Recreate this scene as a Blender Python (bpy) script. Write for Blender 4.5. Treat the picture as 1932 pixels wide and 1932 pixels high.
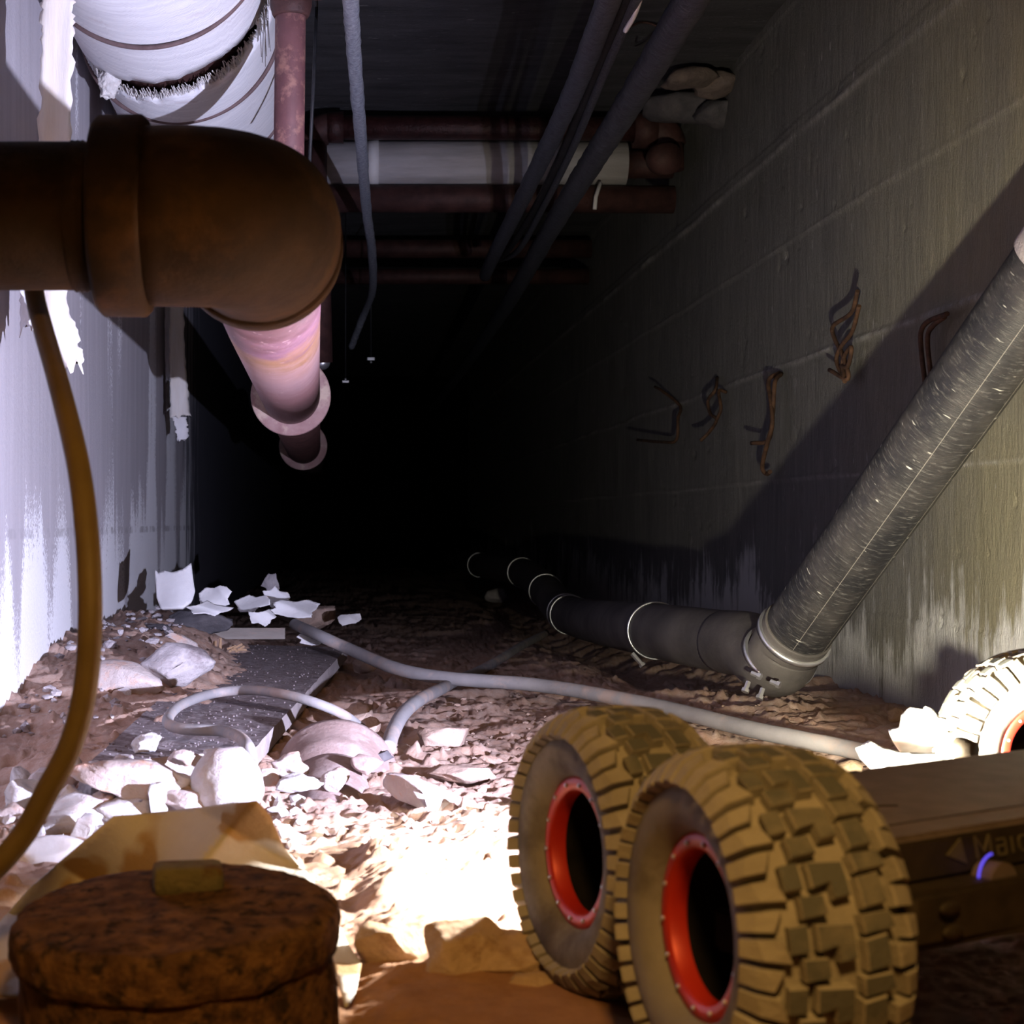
import bpy, bmesh, math, random
import numpy as np
from mathutils import Vector, Matrix

# ------------------------------------------------------------------ clear
for o in list(bpy.data.objects):
    bpy.data.objects.remove(o, do_unlink=True)
C = bpy.context.scene.collection
SC = bpy.context.scene
random.seed(4)

# ------------------------------------------------------------------ camera
F, CX, CY, H = 3000.0, 650.0, 985.0, 0.235      # focal length (px of a 1932 frame), vanishing point, camera height
cam = bpy.data.cameras.new('camera')
camo = bpy.data.objects.new('camera', cam)
C.objects.link(camo)
camo.location = (0, 0, H)
camo.rotation_euler = (math.pi / 2, 0, 0)
cam.sensor_width = 36.0
cam.lens = 36.0 * F / 1932.0
cam.shift_x = (966 - CX) / 1932.0
cam.shift_y = (CY - 966) / 1932.0
cam.clip_start = 0.02
cam.dof.use_dof = True
cam.dof.focus_distance = 1.9
cam.dof.aperture_fstop = 20
SC.camera = camo

# ------------------------------------------------------------------ world and lamps
world = bpy.data.worlds.new('world')
SC.world = world
world.use_nodes = True
world.node_tree.nodes['Background'].inputs[0].default_value = (0.10, 0.10, 0.13, 1)
world.node_tree.nodes['Background'].inputs[1].default_value = 0.006

def lamp(name, kind, loc, power, color, size=0.01, aim=None, angle=None, blend=0.05, square=False):
    l = bpy.data.lights.new(name, kind)
    l.energy = power
    l.color = color
    if kind in ('POINT', 'SPOT'):
        l.shadow_soft_size = size
    if kind == 'SPOT':
        l.spot_size = angle
        l.spot_blend = blend
        l.use_square = square
    if kind == 'AREA':
        l.size = size
    o = bpy.data.objects.new(name, l)
    C.objects.link(o)
    o.location = loc
    if aim is not None:
        d = Vector(aim) - Vector(loc)
        o.rotation_euler = d.to_track_quat('-Z', 'Y').to_euler()
    return o

LA = (0.378, 1.002, 0.094)      # cool headlamp of the robot
LB = (0.325, 0.975, 0.080)      # warm-white headlamp of the robot
LD = (0.190, 0.950, 0.108)      # down light of the robot
lamp('headlamp_cool', 'SPOT', LA, 100, (0.72, 0.73, 1.0), 0.006, aim=(-0.31, 1.74, 0.26), angle=math.radians(94), blend=0.85)
lamp('headlamp_warm', 'SPOT', LB, 56, (1.0, 0.92, 0.70), 0.006, aim=(0.70, 1.48, 0.10), angle=math.radians(102), blend=1.0)
lamp('down_light', 'SPOT', LD, 22, (1.0, 0.94, 0.86), 0.005, aim=(LD[0], LD[1] + 0.0001, 0), angle=math.radians(149.5), blend=0.03, square=True)
lamp('work_lamp_above_camera', 'SPOT', (0.06, 0.08, 0.62), 17.5, (1.0, 0.53, 0.14), 0.04, aim=(0.05, 0.70, 0.0), angle=math.radians(72), blend=0.5)

SC.view_settings.view_transform = 'Standard'
SC.view_settings.look = 'None'
SC.view_settings.gamma = 1
SC.view_settings.use_curve_mapping = False
SC.view_settings.exposure = 0.0

# ------------------------------------------------------------------ helpers: points
def P(px, py, Y):
    return Vector(((px - CX) / F * Y, Y, H + (CY - py) / F * Y))
def Pz(px, py, z):
    Y = (z - H) * F / (CY - py)
    return Vector(((px - CX) / F * Y, Y, z))
def Px(px, py, X):
    return P(px, py, X * F / (px - CX))

# ------------------------------------------------------------------ helpers: noise (numpy)
def _h(ix, iy, iz, s):
    n = (ix.astype(np.int64) * 374761393 + iy.astype(np.int64) * 668265263 + iz.astype(np.int64) * 1274126177 + s * 974634777) & 0xffffffff
    n = ((n ^ (n >> 13)) * 1103515245) & 0xffffffff
    n = ((n ^ (n >> 16)) * 2654435761) & 0xffffffff
    n = n ^ (n >> 15)
    return (n & 0xffffff) / float(0xffffff) * 2 - 1
def noise(x, y, z=None, s=0):
    x = np.asarray(x, float); y = np.asarray(y, float)
    if z is None:
        xi = np.floor(x); yi = np.floor(y); fx = x - xi; fy = y - yi
        fx = fx * fx * (3 - 2 * fx); fy = fy * fy * (3 - 2 * fy)
        zz = np.zeros_like(xi)
        a = _h(xi, yi, zz, s); b = _h(xi + 1, yi, zz, s); c = _h(xi, yi + 1, zz, s); d = _h(xi + 1, yi + 1, zz, s)
        return (a * (1 - fx) + b * fx) * (1 - fy) + (c * (1 - fx) + d * fx) * fy
    z = np.asarray(z, float)
    zi = np.floor(z); fz = z - zi; fz = fz * fz * (3 - 2 * fz)
    xi = np.floor(x); yi = np.floor(y); fx = x - xi; fy = y - yi
    fx = fx * fx * (3 - 2 * fx); fy = fy * fy * (3 - 2 * fy)
    r = 0
    for k in (0, 1):
        a = _h(xi, yi, zi + k, s); b = _h(xi + 1, yi, zi + k, s); c = _h(xi, yi + 1, zi + k, s); d = _h(xi + 1, yi + 1, zi + k, s)
        v = (a * (1 - fx) + b * fx) * (1 - fy) + (c * (1 - fx) + d * fx) * fy
        r = r + v * (fz if k else 1 - fz)
    return r
def fbm(x, y, z=None, o=4, s=0, g=0.5):
    r = 0; a = 1; t = 0
    for i in range(o):
        r = r + a * noise(x * 2 ** i + 17.3 * i, y * 2 ** i - 9.1 * i, None if z is None else z * 2 ** i + 5.7 * i, s + i)
        t += a; a *= g
    return r / t
def sstep(a, b, x):
    t = np.clip((x - a) / (b - a), 0, 1)
    return t * t * (3 - 2 * t)
def gauss(x, c, w):
    return np.exp(-((x - c) / w) ** 2)

# ------------------------------------------------------------------ helpers: materials
def rgb(c): return (c[0], c[1], c[2], 1)
class M:
    """small node builder around a principled shader"""
    def __init__(self, name, rough=0.8, metal=0.0, spec=0.3):
        self.m = bpy.data.materials.new(name)
        self.m.use_nodes = True
        self.nt = self.m.node_tree
        self.b = self.nt.nodes['Principled BSDF']
        self.b.inputs['Roughness'].default_value = rough
        self.b.inputs['Metallic'].default_value = metal
        self.b.inputs['Specular IOR Level'].default_value = spec
        self.tc = self.nt.nodes.new('ShaderNodeTexCoord')
        self.maps = {}
    def n(self, t): return self.nt.nodes.new(t)
    def l(self, a, b): self.nt.links.new(a, b)
    def co(self, kind='Object', scale=(1, 1, 1), loc=(0, 0, 0)):
        key = (kind, tuple(scale), tuple(loc))
        if key not in self.maps:
            mp = self.n('ShaderNodeMapping')
            mp.inputs['Scale'].default_value = scale
            mp.inputs['Location'].default_value = loc
            self.l(self.tc.outputs[kind], mp.inputs[0])
            self.maps[key] = mp.outputs[0]
        return self.maps[key]
    def noise(self, scale, detail=6, rough=0.6, kind='Object', sc=(1, 1, 1), loc=(0, 0, 0), dist=0.0):
        t = self.n('ShaderNodeTexNoise')
        t.inputs['Scale'].default_value = scale
        t.inputs['Detail'].default_value = detail
        t.inputs['Roughness'].default_value = rough
        t.inputs['Distortion'].default_value = dist
        self.l(self.co(kind, sc, loc), t.inputs['Vector'])
        return t.outputs['Fac']
    def ramp(self, fac, lo, hi, v0=0.0, v1=1.0):
        r = self.n('ShaderNodeMapRange')
        r.inputs['From Min'].default_value = lo; r.inputs['From Max'].default_value = hi
        r.inputs['To Min'].default_value = v0; r.inputs['To Max'].default_value = v1
        self.l(fac, r.inputs['Value'])
        return r.outputs[0]
    def math(self, op, a, b=None):
        t = self.n('ShaderNodeMath'); t.operation = op
        for i, v in enumerate((a, b)):
            if v is None: continue
            if isinstance(v, (int, float)): t.inputs[i].default_value = v
            else: self.l(v, t.inputs[i])
        return t.outputs[0]
    def mix(self, fac, a, b):
        t = self.n('ShaderNodeMix'); t.data_type = 'RGBA'
        if isinstance(fac, (int, float)): t.inputs[0].default_value = fac
        else: self.l(fac, t.inputs[0])
        for i, v in ((6, a), (7, b)):
            if isinstance(v, tuple): t.inputs[i].default_value = rgb(v)
            else: self.l(v, t.inputs[i])
        return t.outputs[2]
    def color(self, c):
        if isinstance(c, tuple): self.b.inputs['Base Color'].default_value = rgb(c)
        else: self.l(c, self.b.inputs['Base Color'])
        return self
    def rough(self, r):
        self.l(r, self.b.inputs['Roughness']); return self
    def bump(self, fac, dist=0.002, strength=1.0):
        t = self.n('ShaderNodeBump')
        t.inputs['Distance'].default_value = dist
        t.inputs['Strength'].default_value = strength
        self.l(fac, t.inputs['Height'])
        self.l(t.outputs[0], self.b.inputs['Normal'])
        return self
    def attr(self, name):
        t = self.n('ShaderNodeAttribute'); t.attribute_name = name
        return t.outputs['Fac']
    def posz(self):
        g = self.n('ShaderNodeNewGeometry'); s = self.n('ShaderNodeSeparateXYZ')
        self.l(g.outputs['Position'], s.inputs[0])
        return s.outputs

MAT = {}
def simple(name, c1, c2, scale=20, rough=0.85, bump=0.002, metal=0.0, spec=0.3, lo=0.35, hi=0.65, c3=None, s3=6, kind='Object', sc=(1, 1, 1), bs=None):
    m = M(name, rough, metal, spec)
    nz = m.noise(scale, kind=kind, sc=sc)
    col = m.mix(m.ramp(nz, lo, hi), c1, c2)
    if c3 is not None:
        n3 = m.noise(s3, 8, 0.65, loc=(3.1, 1.7, 0.4), kind=kind, sc=sc)
        col = m.mix(m.ramp(n3, 0.5, 0.62), col, c3)
    m.color(col)
    if bump: m.bump(m.noise(bs or scale * 3, 8, 0.65, kind=kind, sc=sc), bump)
    MAT[name] = m.m
    return m.m

def emit(name, c, s):
    m = bpy.data.materials.new(name); m.use_nodes = True
    b = m.node_tree.nodes['Principled BSDF']
    b.inputs['Base Color'].default_value = rgb(c)
    b.inputs['Emission Color'].default_value = rgb(c)
    b.inputs['Emission Strength'].default_value = s
    MAT[name] = m
    return m

# dirt floor
m = M('dirt', 0.95, 0, 0.15)
d1 = m.mix(m.ramp(m.noise(9), 0.35, 0.65), (0.41, 0.255, 0.19), (0.53, 0.36, 0.29))
d2 = m.mix(m.ramp(m.noise(70, 8, 0.7), 0.45, 0.7), d1, (0.56, 0.43, 0.37))
d3 = m.mix(m.ramp(m.noise(26, 8, 0.7, loc=(2, 3, 1)), 0.60, 0.74), d2, (0.29, 0.185, 0.14))
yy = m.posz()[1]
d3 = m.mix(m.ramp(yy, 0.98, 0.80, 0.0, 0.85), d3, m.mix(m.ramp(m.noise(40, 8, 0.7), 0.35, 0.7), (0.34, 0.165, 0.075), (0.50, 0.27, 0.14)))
m.color(d3)
m.bump(m.noise(420, 8, 0.75), 0.0016)
MAT['dirt'] = m.m

# right wall: board-formed grey concrete, chalky bloom along its foot and on the seams
m = M('wall_concrete', 0.9, 0, 0.25)
st = m.noise(55, 8, 0.7, sc=(1, 1, 0.16))
c = m.mix(m.ramp(st, 0.35, 0.7), (0.145, 0.140, 0.136), (0.215, 0.208, 0.198))
xyz = m.posz()
olive = m.math('MULTIPLY', m.ramp(xyz[1], 2.3, 1.5, 0.0, 0.8), m.ramp(m.noise(4.5, 6, 0.6, sc=(1, 1, 0.5)), 0.3, 0.6, 0.35, 1.0))
c = m.mix(olive, c, (0.30, 0.265, 0.15))  # near end yellowed in the colour, standing in for warm lamp light
foot = m.math('ADD', m.ramp(xyz[2], 0.02, 0.25, 0.30, -0.22), m.noise(34, 8, 0.75, sc=(1, 1, 0.10)))
foot = m.math('ADD', foot, m.ramp(m.noise(6, 4, 0.6, loc=(3, 1, 2)), 0.3, 0.7, -0.22, 0.16))
c = m.mix(m.ramp(foot, 0.50, 0.66), c, (0.62, 0.61, 0.60))
c = m.mix(m.math('MULTIPLY', m.attr('seam'), m.ramp(m.noise(60, 6, 0.7, sc=(1, 1, 0.3)), 0.35, 0.6)), c, (0.50, 0.48, 0.46))
c = m.mix(m.ramp(m.noise(120, 3, 0.5, sc=(1, 1, 0.25), loc=(1, 5, 2)), 0.70, 0.76), c, (0.50, 0.48, 0.47))
m.color(c)
m.bump(m.math('ADD', m.noise(330, 8, 0.75, sc=(1, 1, 0.5)), m.math('MULTIPLY', m.noise(90, 5, 0.7, sc=(1, 1, 0.2)), 1.4)), 0.0026)
MAT['wall_concrete'] = m.m

# left wall: smooth pale grey plaster with white bloom running down in drips
m = M('wall_plaster', 0.88, 0, 0.25)
c = m.mix(m.ramp(m.noise(48, 6, 0.6, sc=(1, 1, 0.05)), 0.3, 0.75), (0.40, 0.375, 0.405), (0.49, 0.465, 0.50))
xyz = m.posz()
dr = m.math('ADD', m.math('MULTIPLY', m.ramp(m.noise(7.5, 3, 0.5, sc=(1, 1, 0.14), loc=(0, 0.35, 0)), 0.2, 0.8, -0.02, 1.02), 0.8), m.math('MULTIPLY', m.noise(46, 5, 0.7, sc=(1, 1, 0.08)), 0.2))
gr = m.ramp(xyz[2], 0.02, 0.36, 0.22, -0.22)
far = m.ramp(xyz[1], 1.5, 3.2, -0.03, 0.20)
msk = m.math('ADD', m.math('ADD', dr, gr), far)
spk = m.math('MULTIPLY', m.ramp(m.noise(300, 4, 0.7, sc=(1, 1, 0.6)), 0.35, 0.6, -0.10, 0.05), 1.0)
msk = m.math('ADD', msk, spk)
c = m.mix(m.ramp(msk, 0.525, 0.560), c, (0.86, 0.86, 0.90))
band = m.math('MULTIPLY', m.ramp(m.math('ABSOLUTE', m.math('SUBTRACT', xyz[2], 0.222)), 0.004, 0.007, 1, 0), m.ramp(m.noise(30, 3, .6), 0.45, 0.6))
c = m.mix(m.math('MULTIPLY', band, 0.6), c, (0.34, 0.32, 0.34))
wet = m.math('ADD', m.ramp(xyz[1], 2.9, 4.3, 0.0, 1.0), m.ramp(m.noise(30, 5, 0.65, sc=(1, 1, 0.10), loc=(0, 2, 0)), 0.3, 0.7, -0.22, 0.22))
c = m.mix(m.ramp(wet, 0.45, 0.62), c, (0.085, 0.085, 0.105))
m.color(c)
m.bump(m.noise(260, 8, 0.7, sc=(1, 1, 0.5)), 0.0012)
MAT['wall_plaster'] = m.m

m = M('ceiling_concrete', 0.9, 0, 0.2)
c = m.mix(m.ramp(m.noise(14, 8, 0.7, sc=(0.4, 2, 1)), 0.35, 0.7), (0.050, 0.049, 0.054), (0.10, 0.098, 0.105))
c = m.mix(m.ramp(m.noise(60, 5, 0.7, sc=(0.5, 1.5, 1)), 0.64, 0.72), c, (0.24, 0.235, 0.24))
m.color(c); m.bump(m.noise(120, 8, 0.75, sc=(0.4, 1.5, 1)), 0.003)
MAT['ceiling_concrete'] = m.m

simple('rust_dark', (0.022, 0.012, 0.005), (0.048, 0.025, 0.010), 22, 0.75, 0.0009, 0.0, 0.2, c3=(0.085, 0.042, 0.014), s3=11, bs=160)
simple('rust_brown', (0.042, 0.018, 0.017), (0.088, 0.038, 0.034), 30, 0.6, 0.001, 0.2, 0.4, bs=140)
simple('wire_rust', (0.035, 0.018, 0.012), (0.10, 0.05, 0.028), 60, 0.8, 0.0005)
simple('rust_gloss', (0.032, 0.011, 0.011), (0.065, 0.022, 0.021), 60, 0.33, 0.002, 0.2, 0.5, bs=160)
simple('rust_cap', (0.095, 0.045, 0.022), (0.26, 0.135, 0.06), 75, 0.95, 0.008, 0.0, 0.15, c3=(0.045, 0.026, 0.015), s3=110, bs=220)
simple('cap_lug', (0.11, 0.095, 0.045), (0.19, 0.15, 0.075), 40, 0.95, 0.003, c3=(0.10, 0.05, 0.02), s3=40, bs=150)
m = M('red_pipe', 0.5, 0.1, 0.45)
br = m.noise(4.5, 6, 0.65, kind='UV', sc=(0.8, 5, 1), dist=0.8)
c = m.mix(m.ramp(br, 0.40, 0.60), (0.20, 0.09, 0.105), (0.36, 0.20, 0.215))
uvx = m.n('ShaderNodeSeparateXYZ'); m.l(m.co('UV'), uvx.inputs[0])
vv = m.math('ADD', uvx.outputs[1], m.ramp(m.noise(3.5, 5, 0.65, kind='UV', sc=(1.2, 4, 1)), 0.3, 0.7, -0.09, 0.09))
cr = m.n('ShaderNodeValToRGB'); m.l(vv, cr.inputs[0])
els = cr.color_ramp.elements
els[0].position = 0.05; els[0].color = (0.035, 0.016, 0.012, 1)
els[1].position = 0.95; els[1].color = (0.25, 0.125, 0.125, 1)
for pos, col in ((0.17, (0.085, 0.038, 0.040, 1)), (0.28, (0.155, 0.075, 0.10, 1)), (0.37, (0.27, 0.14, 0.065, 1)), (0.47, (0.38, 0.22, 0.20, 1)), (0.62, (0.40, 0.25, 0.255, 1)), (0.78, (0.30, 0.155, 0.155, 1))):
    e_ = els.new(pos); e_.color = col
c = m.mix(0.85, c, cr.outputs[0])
c = m.mix(m.ramp(m.noise(14, 6, 0.7, kind='UV', sc=(1.6, 4, 1), dist=1.2), 0.60, 0.75), c, (0.55, 0.38, 0.38))
m.color(c); m.bump(m.noise(60, 6, 0.7, kind='UV', sc=(0.5, 3, 1)), 0.0006)
MAT['red_pipe'] = m.m
simple('red_paint', (0.105, 0.044, 0.048), (0.14, 0.060, 0.064), 40, 0.6, 0.0005, 0, 0.35, c3=(0.24, 0.12, 0.10), s3=55)
simple('flange_rust', (0.27, 0.15, 0.15), (0.38, 0.25, 0.24), 30, 0.75, 0.0008, c3=(0.48, 0.36, 0.30), s3=26)
m = M('jacket', 0.85, 0, 0.2)
c = m.mix(m.ramp(m.noise(30, 6, 0.6, kind='UV', sc=(0.3, 3, 1)), 0.35, 0.7), (0.66, 0.66, 0.70), (0.80, 0.80, 0.83))
c = m.mix(m.ramp(m.noise(7, 6, 0.6, kind='UV', sc=(1, 3, 1)), 0.60, 0.75), c, (0.55, 0.50, 0.52))
m.color(c); m.bump(m.noise(90, 8, 0.6, kind='UV', sc=(0.25, 3, 1)), 0.0012)
MAT['jacket'] = m.m
simple('lagging', (0.42, 0.40, 0.41), (0.56, 0.54, 0.56), 25, 0.9, 0.001, sc=(0.3, 2, 2))
simple('strap', (0.09, 0.055, 0.055), (0.15, 0.10, 0.10), 60, 0.6, 0.0005)
simple('fluff', (0.72, 0.68, 0.66), (0.86, 0.84, 0.83), 120, 0.95, 0.004, bs=300)
m = M('cable_wrap', 0.55, 0, 0.4)
w = m.noise(26, 6, 0.7, kind='UV', sc=(0.35, 5.5, 1))
c = m.mix(m.ramp(w, 0.35, 0.68), (0.14, 0.15, 0.19), (0.36, 0.38, 0.44))
c = m.mix(m.ramp(m.noise(9, 6, 0.7, kind='UV', sc=(0.5, 6, 1)), 0.64, 0.72), c, (0.52, 0.52, 0.56))
m.color(c); m.bump(w, 0.004)
MAT['cable_wrap'] = m.m
m = M('cable_dark', 0.5, 0, 0.45)
w = m.noise(22, 6, 0.7, kind='UV', sc=(0.35, 5.5, 1))
c = m.mix(m.ramp(w, 0.35, 0.68), (0.030, 0.032, 0.044), (0.095, 0.10, 0.125))
m.color(c); m.bump(w, 0.004)
MAT['cable_dark'] = m.m
simple('cable_grey', (0.22, 0.21, 0.22), (0.31, 0.295, 0.30), 12, 0.75, 0.0006, c3=(0.38, 0.30, 0.27), s3=14, bs=120)
simple('cable_black', (0.012, 0.012, 0.014), (0.03, 0.03, 0.034), 30, 0.5, 0.0005)
simple('void', (0.004, 0.004, 0.004), (0.006, 0.006, 0.006), 5, 0.95, 0, spec=0.0)
simple('hose', (0.105, 0.070, 0.022), (0.14, 0.095, 0.030), 25, 0.6, 0.0003, spec=0.35)
m = M('black_pipe', 0.42, 0, 0.45)
sc1 = m.noise(60, 5, 0.75, kind='UV', sc=(0.22, 5, 1))
c = m.mix(m.ramp(m.noise(8, 5, 0.6, kind='UV', sc=(0.6, 2, 1)), 0.4, 0.7), (0.016, 0.016, 0.019), (0.05, 0.046, 0.046))
c = m.mix(m.ramp(sc1, 0.54, 0.72), c, (0.13, 0.125, 0.12))
c = m.mix(m.ramp(m.noise(38, 2, 0.5, kind='UV', sc=(0.22, 3.4, 1), loc=(.3, .7, 0)), 0.69, 0.73), c, (0.52, 0.51, 0.47))
c = m.mix(m.ramp(m.noise(420, 2, 0.5, kind='UV', sc=(1, 1, 1)), 0.72, 0.78), c, (0.36, 0.32, 0.28))
ug = m.n('ShaderNodeSeparateXYZ'); m.l(m.co('UV'), ug.inputs[0])
for q, wd in ((0.56, 0.006), (0.70, 0.003), (0.40, 0.003)):
    ln = m.ramp(m.math('ABSOLUTE', m.math('SUBTRACT', ug.outputs[0], q)), wd * 0.4, wd * 0.6, 1, 0)
    c = m.mix(m.math('MULTIPLY', ln, 0.55), c, (0.30, 0.28, 0.25))
m.color(c); m.rough(m.ramp(sc1, 0.4, 0.7, 0.42, 0.75)); m.bump(sc1, 0.0006)
MAT['black_pipe'] = m.m
simple('drain_pipe', (0.055, 0.05, 0.05), (0.11, 0.10, 0.095), 14, 0.6, 0.0006, bs=160)
simple('steel', (0.55, 0.56, 0.60), (0.70, 0.71, 0.75), 40, 0.3, 0.0003, 0.85, 0.5)
simple('stone_white', (0.52, 0.50, 0.51), (0.66, 0.64, 0.65), 30, 0.95, 0.003, c3=(0.55, 0.47, 0.46), s3=22, bs=130)
simple('stone_pink', (0.44, 0.35, 0.33), (0.60, 0.54, 0.53), 22, 0.95, 0.003, c3=(0.60, 0.36, 0.26), s3=30, bs=140)
simple('stone_grey', (0.42, 0.38, 0.40), (0.55, 0.51, 0.53), 30, 0.95, 0.003, c3=(0.24, 0.20, 0.21), s3=16, bs=130)
simple('stone_tan', (0.40, 0.275, 0.175), (0.54, 0.40, 0.28), 26, 0.95, 0.004, c3=(0.30, 0.18, 0.10), s3=24, bs=120)
simple('stone_dirt', (0.35, 0.24, 0.19), (0.47, 0.35, 0.29), 26, 0.95, 0.003, bs=140)
simple('stone_dark', (0.07, 0.065, 0.075), (0.12, 0.11, 0.12), 26, 0.85, 0.002, bs=140)
simple('stone_dim', (0.13, 0.10, 0.09), (0.22, 0.17, 0.15), 30, 0.95, 0.003, bs=130)
simple('terracotta', (0.235, 0.165, 0.15), (0.32, 0.235, 0.22), 18, 0.85, 0.001, c3=(0.38, 0.30, 0.285), s3=30, bs=200)
simple('plank', (0.17, 0.13, 0.135), (0.30, 0.25, 0.26), 90, 0.95, 0.004, c3=(0.36, 0.32, 0.33), s3=130, bs=330)
simple('plank_edge', (0.30, 0.25, 0.25), (0.40, 0.35, 0.35), 30, 0.9, 0.002, bs=120)
simple('lath', (0.21, 0.18, 0.16), (0.31, 0.275, 0.25), 24, 0.9, 0.001, sc=(0.4, 2, 2), c3=(0.30, 0.23, 0.20), s3=26, bs=120)
simple('splinter', (0.42, 0.26, 0.15), (0.54, 0.36, 0.23), 40, 0.9, 0.001)
simple('paper', (0.76, 0.74, 0.76), (0.86, 0.85, 0.87), 20, 0.9, 0.0006, bs=160)
simple('paper_cream', (0.68, 0.61, 0.54), (0.80, 0.76, 0.73), 16, 0.9, 0.0006, sc=(3, 3, 0.35), bs=150)
m = M('canvas', 0.9, 0, 0.2)
c = m.mix(m.ramp(m.noise(12), 0.3, 0.7), (0.46, 0.43, 0.40), (0.58, 0.55, 0.52))
c = m.mix(m.ramp(m.noise(10, 3, 0.5, loc=(0.55, 0.15, 0.3)), 0.545, 0.57), c, (0.36, 0.24, 0.12))
m.color(c); m.bump(m.noise(300, 4, 0.6), 0.0006)
MAT['canvas'] = m.m
m = M('thin_sheet', 0.6, 0, 0.3)
m.color((0.84, 0.84, 0.84))
m.b.inputs['Transmission Weight'].default_value = 0.0
m.bump(m.noise(40, 5, 0.6), 0.001)
MAT['thin_sheet'] = m.m
# robot
simple('tire_dust', (0.25, 0.232, 0.20), (0.33, 0.31, 0.27), 34, 0.95, 0.0008, bs=300)
simple('tire_side', (0.17, 0.162, 0.155), (0.25, 0.24, 0.23), 20, 0.9, 0.0005, c3=(0.09, 0.08, 0.07), s3=13, bs=260)
m = M('tire_top', 0.9, 0, 0.2)
c = m.mix(m.ramp(m.noise(38, 5, 0.6), 0.50, 0.68), (0.095, 0.098, 0.092), (0.18, 0.17, 0.145))
m.color(c); m.bump(m.noise(300, 5, 0.6), 0.0005)
MAT['tire_top'] = m.m
simple('bead_red', (0.40, 0.018, 0.010), (0.48, 0.028, 0.014), 30, 0.42, 0.0002, 0.2, 0.5)
simple('wheel_black', (0.005, 0.005, 0.006), (0.012, 0.011, 0.012), 40, 0.9, 0.0003, spec=0.05)
simple('robot_black', (0.105, 0.082, 0.078), (0.15, 0.12, 0.115), 60, 0.55, 0.0004, bs=500)
simple('robot_side', (0.018, 0.014, 0.010), (0.035, 0.026, 0.018), 50, 0.6, 0.0004, bs=300)
simple('lettering', (0.075, 0.065, 0.045), (0.11, 0.095, 0.065), 60, 0.6, 0)
emit('lens_white', (0.95, 0.95, 1.0), 6.0)
emit('lens_warm', (1.0, 0.9, 0.7), 6.0)
emit('ring_blue', (0.10, 0.08, 1.0), 0.9)

# ------------------------------------------------------------------ helpers: objects
def tag(o, label=None, cat=None, group=None, kind=None):
    if label: o['label'] = label
    if cat: o['category'] = cat
    if group: o['group'] = group
    if kind: o['kind'] = kind
    return o
def link(o, parent=None):
    C.objects.link(o)
    if parent is not None:
        o.parent = parent
        o.matrix_parent_inverse = Matrix.Translation(-parent.location) if parent.type == 'EMPTY' else parent.matrix_basis.inverted()
    return o
def empty(name, loc, label, cat, group=None):
    o = bpy.data.objects.new(name, None)
    o.empty_display_size = 0.02
    o.location = loc
    C.objects.link(o)
    tag(o, label, cat, group)
    return o
def from_arrays(name, V, Fc, mats, parent=None, smooth=True, uv=None, mi=None):
    me = bpy.data.meshes.new(name)
    V = np.asarray(V, float)
    me.from_pydata(V.tolist() if len(V) < 20000 else V.tolist(), [], Fc)
    if uv is not None:
        ul = me.uv_layers.new(name='UVMap')
        ul.data.foreach_set('uv', np.asarray(uv, float).ravel())
    if isinstance(mats, str): mats = [mats]
    for k in mats: me.materials.append(MAT[k])
    if mi is not None: me.polygons.foreach_set('material_index', mi)
    if smooth: me.polygons.foreach_set('use_smooth', [True] * len(me.polygons))
    me.update()
    o = bpy.data.objects.new(name, me)
    return link(o, parent)
def from_bm(name, bm, mats, parent=None, smooth=False):
    me = bpy.data.meshes.new(name)
    bmesh.ops.recalc_face_normals(bm, faces=bm.faces[:])
    bm.to_mesh(me); bm.free()
    if isinstance(mats, str): mats = [mats]
    for k in mats: me.materials.append(MAT[k])
    if smooth: me.polygons.foreach_set('use_smooth', [True] * len(me.polygons))
    o = bpy.data.objects.new(name, me)
    return link(o, parent)
def box(bm, c, s, mat=None, bevel=0.0):
    r = bmesh.ops.create_cube(bm, size=1)
    vs = r['verts']
    for v in vs: v.co = Vector((v.co.x * s[0], v.co.y * s[1], v.co.z * s[2]))
    if bevel:
        es = list({e for v in vs for e in v.link_edges})
        rb = bmesh.ops.bevel(bm, geom=es, offset=bevel, segments=2, affect='EDGES', profile=0.6)
        vs = list({v for f in rb['faces'] for v in f.verts} | {v for v in vs if v.is_valid})
    for v in vs:
        v.co = (mat @ (v.co + Vector(c))) if mat is not None else v.co + Vector(c)
    return vs
def bar(bm, a, b, r, seg=6, r2=None):
    a = Vector(a); b = Vector(b); d = b - a
    q = d.to_track_quat('Z', 'Y').to_matrix()
    A = []; B = []
    for i in range(seg):
        t = 2 * math.pi * i / seg
        u = q @ Vector((math.cos(t), math.sin(t), 0))
        A.append(bm.verts.new(a + u * r)); B.append(bm.verts.new(b + u * (r2 if r2 is not None else r)))
    for i in range(seg):
        bm.faces.new((A[i], A[(i + 1) % seg], B[(i + 1) % seg], B[i]))
    bm.faces.new(A[::-1]); bm.faces.new(B)
def catmull(pts, n=8):
    pts = [Vector(p) for p in pts]
    if len(pts) == 2: return [pts[0].lerp(pts[1], i / n) for i in range(n + 1)]
    e = [pts[0] * 2 - pts[1]] + pts + [pts[-1] * 2 - pts[-2]]
    out = []
    for i in range(1, len(e) - 2):
        p0, p1, p2, p3 = e[i - 1:i + 3]
        for k in range(n):
            t = k / n
            out.append(0.5 * ((2 * p1) + (p2 - p0) * t + (2 * p0 - 5 * p1 + 4 * p2 - p3) * t * t + (3 * p1 - p0 - 3 * p2 + p3) * t ** 3))
    out.append(pts[-1])
    return out
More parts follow.
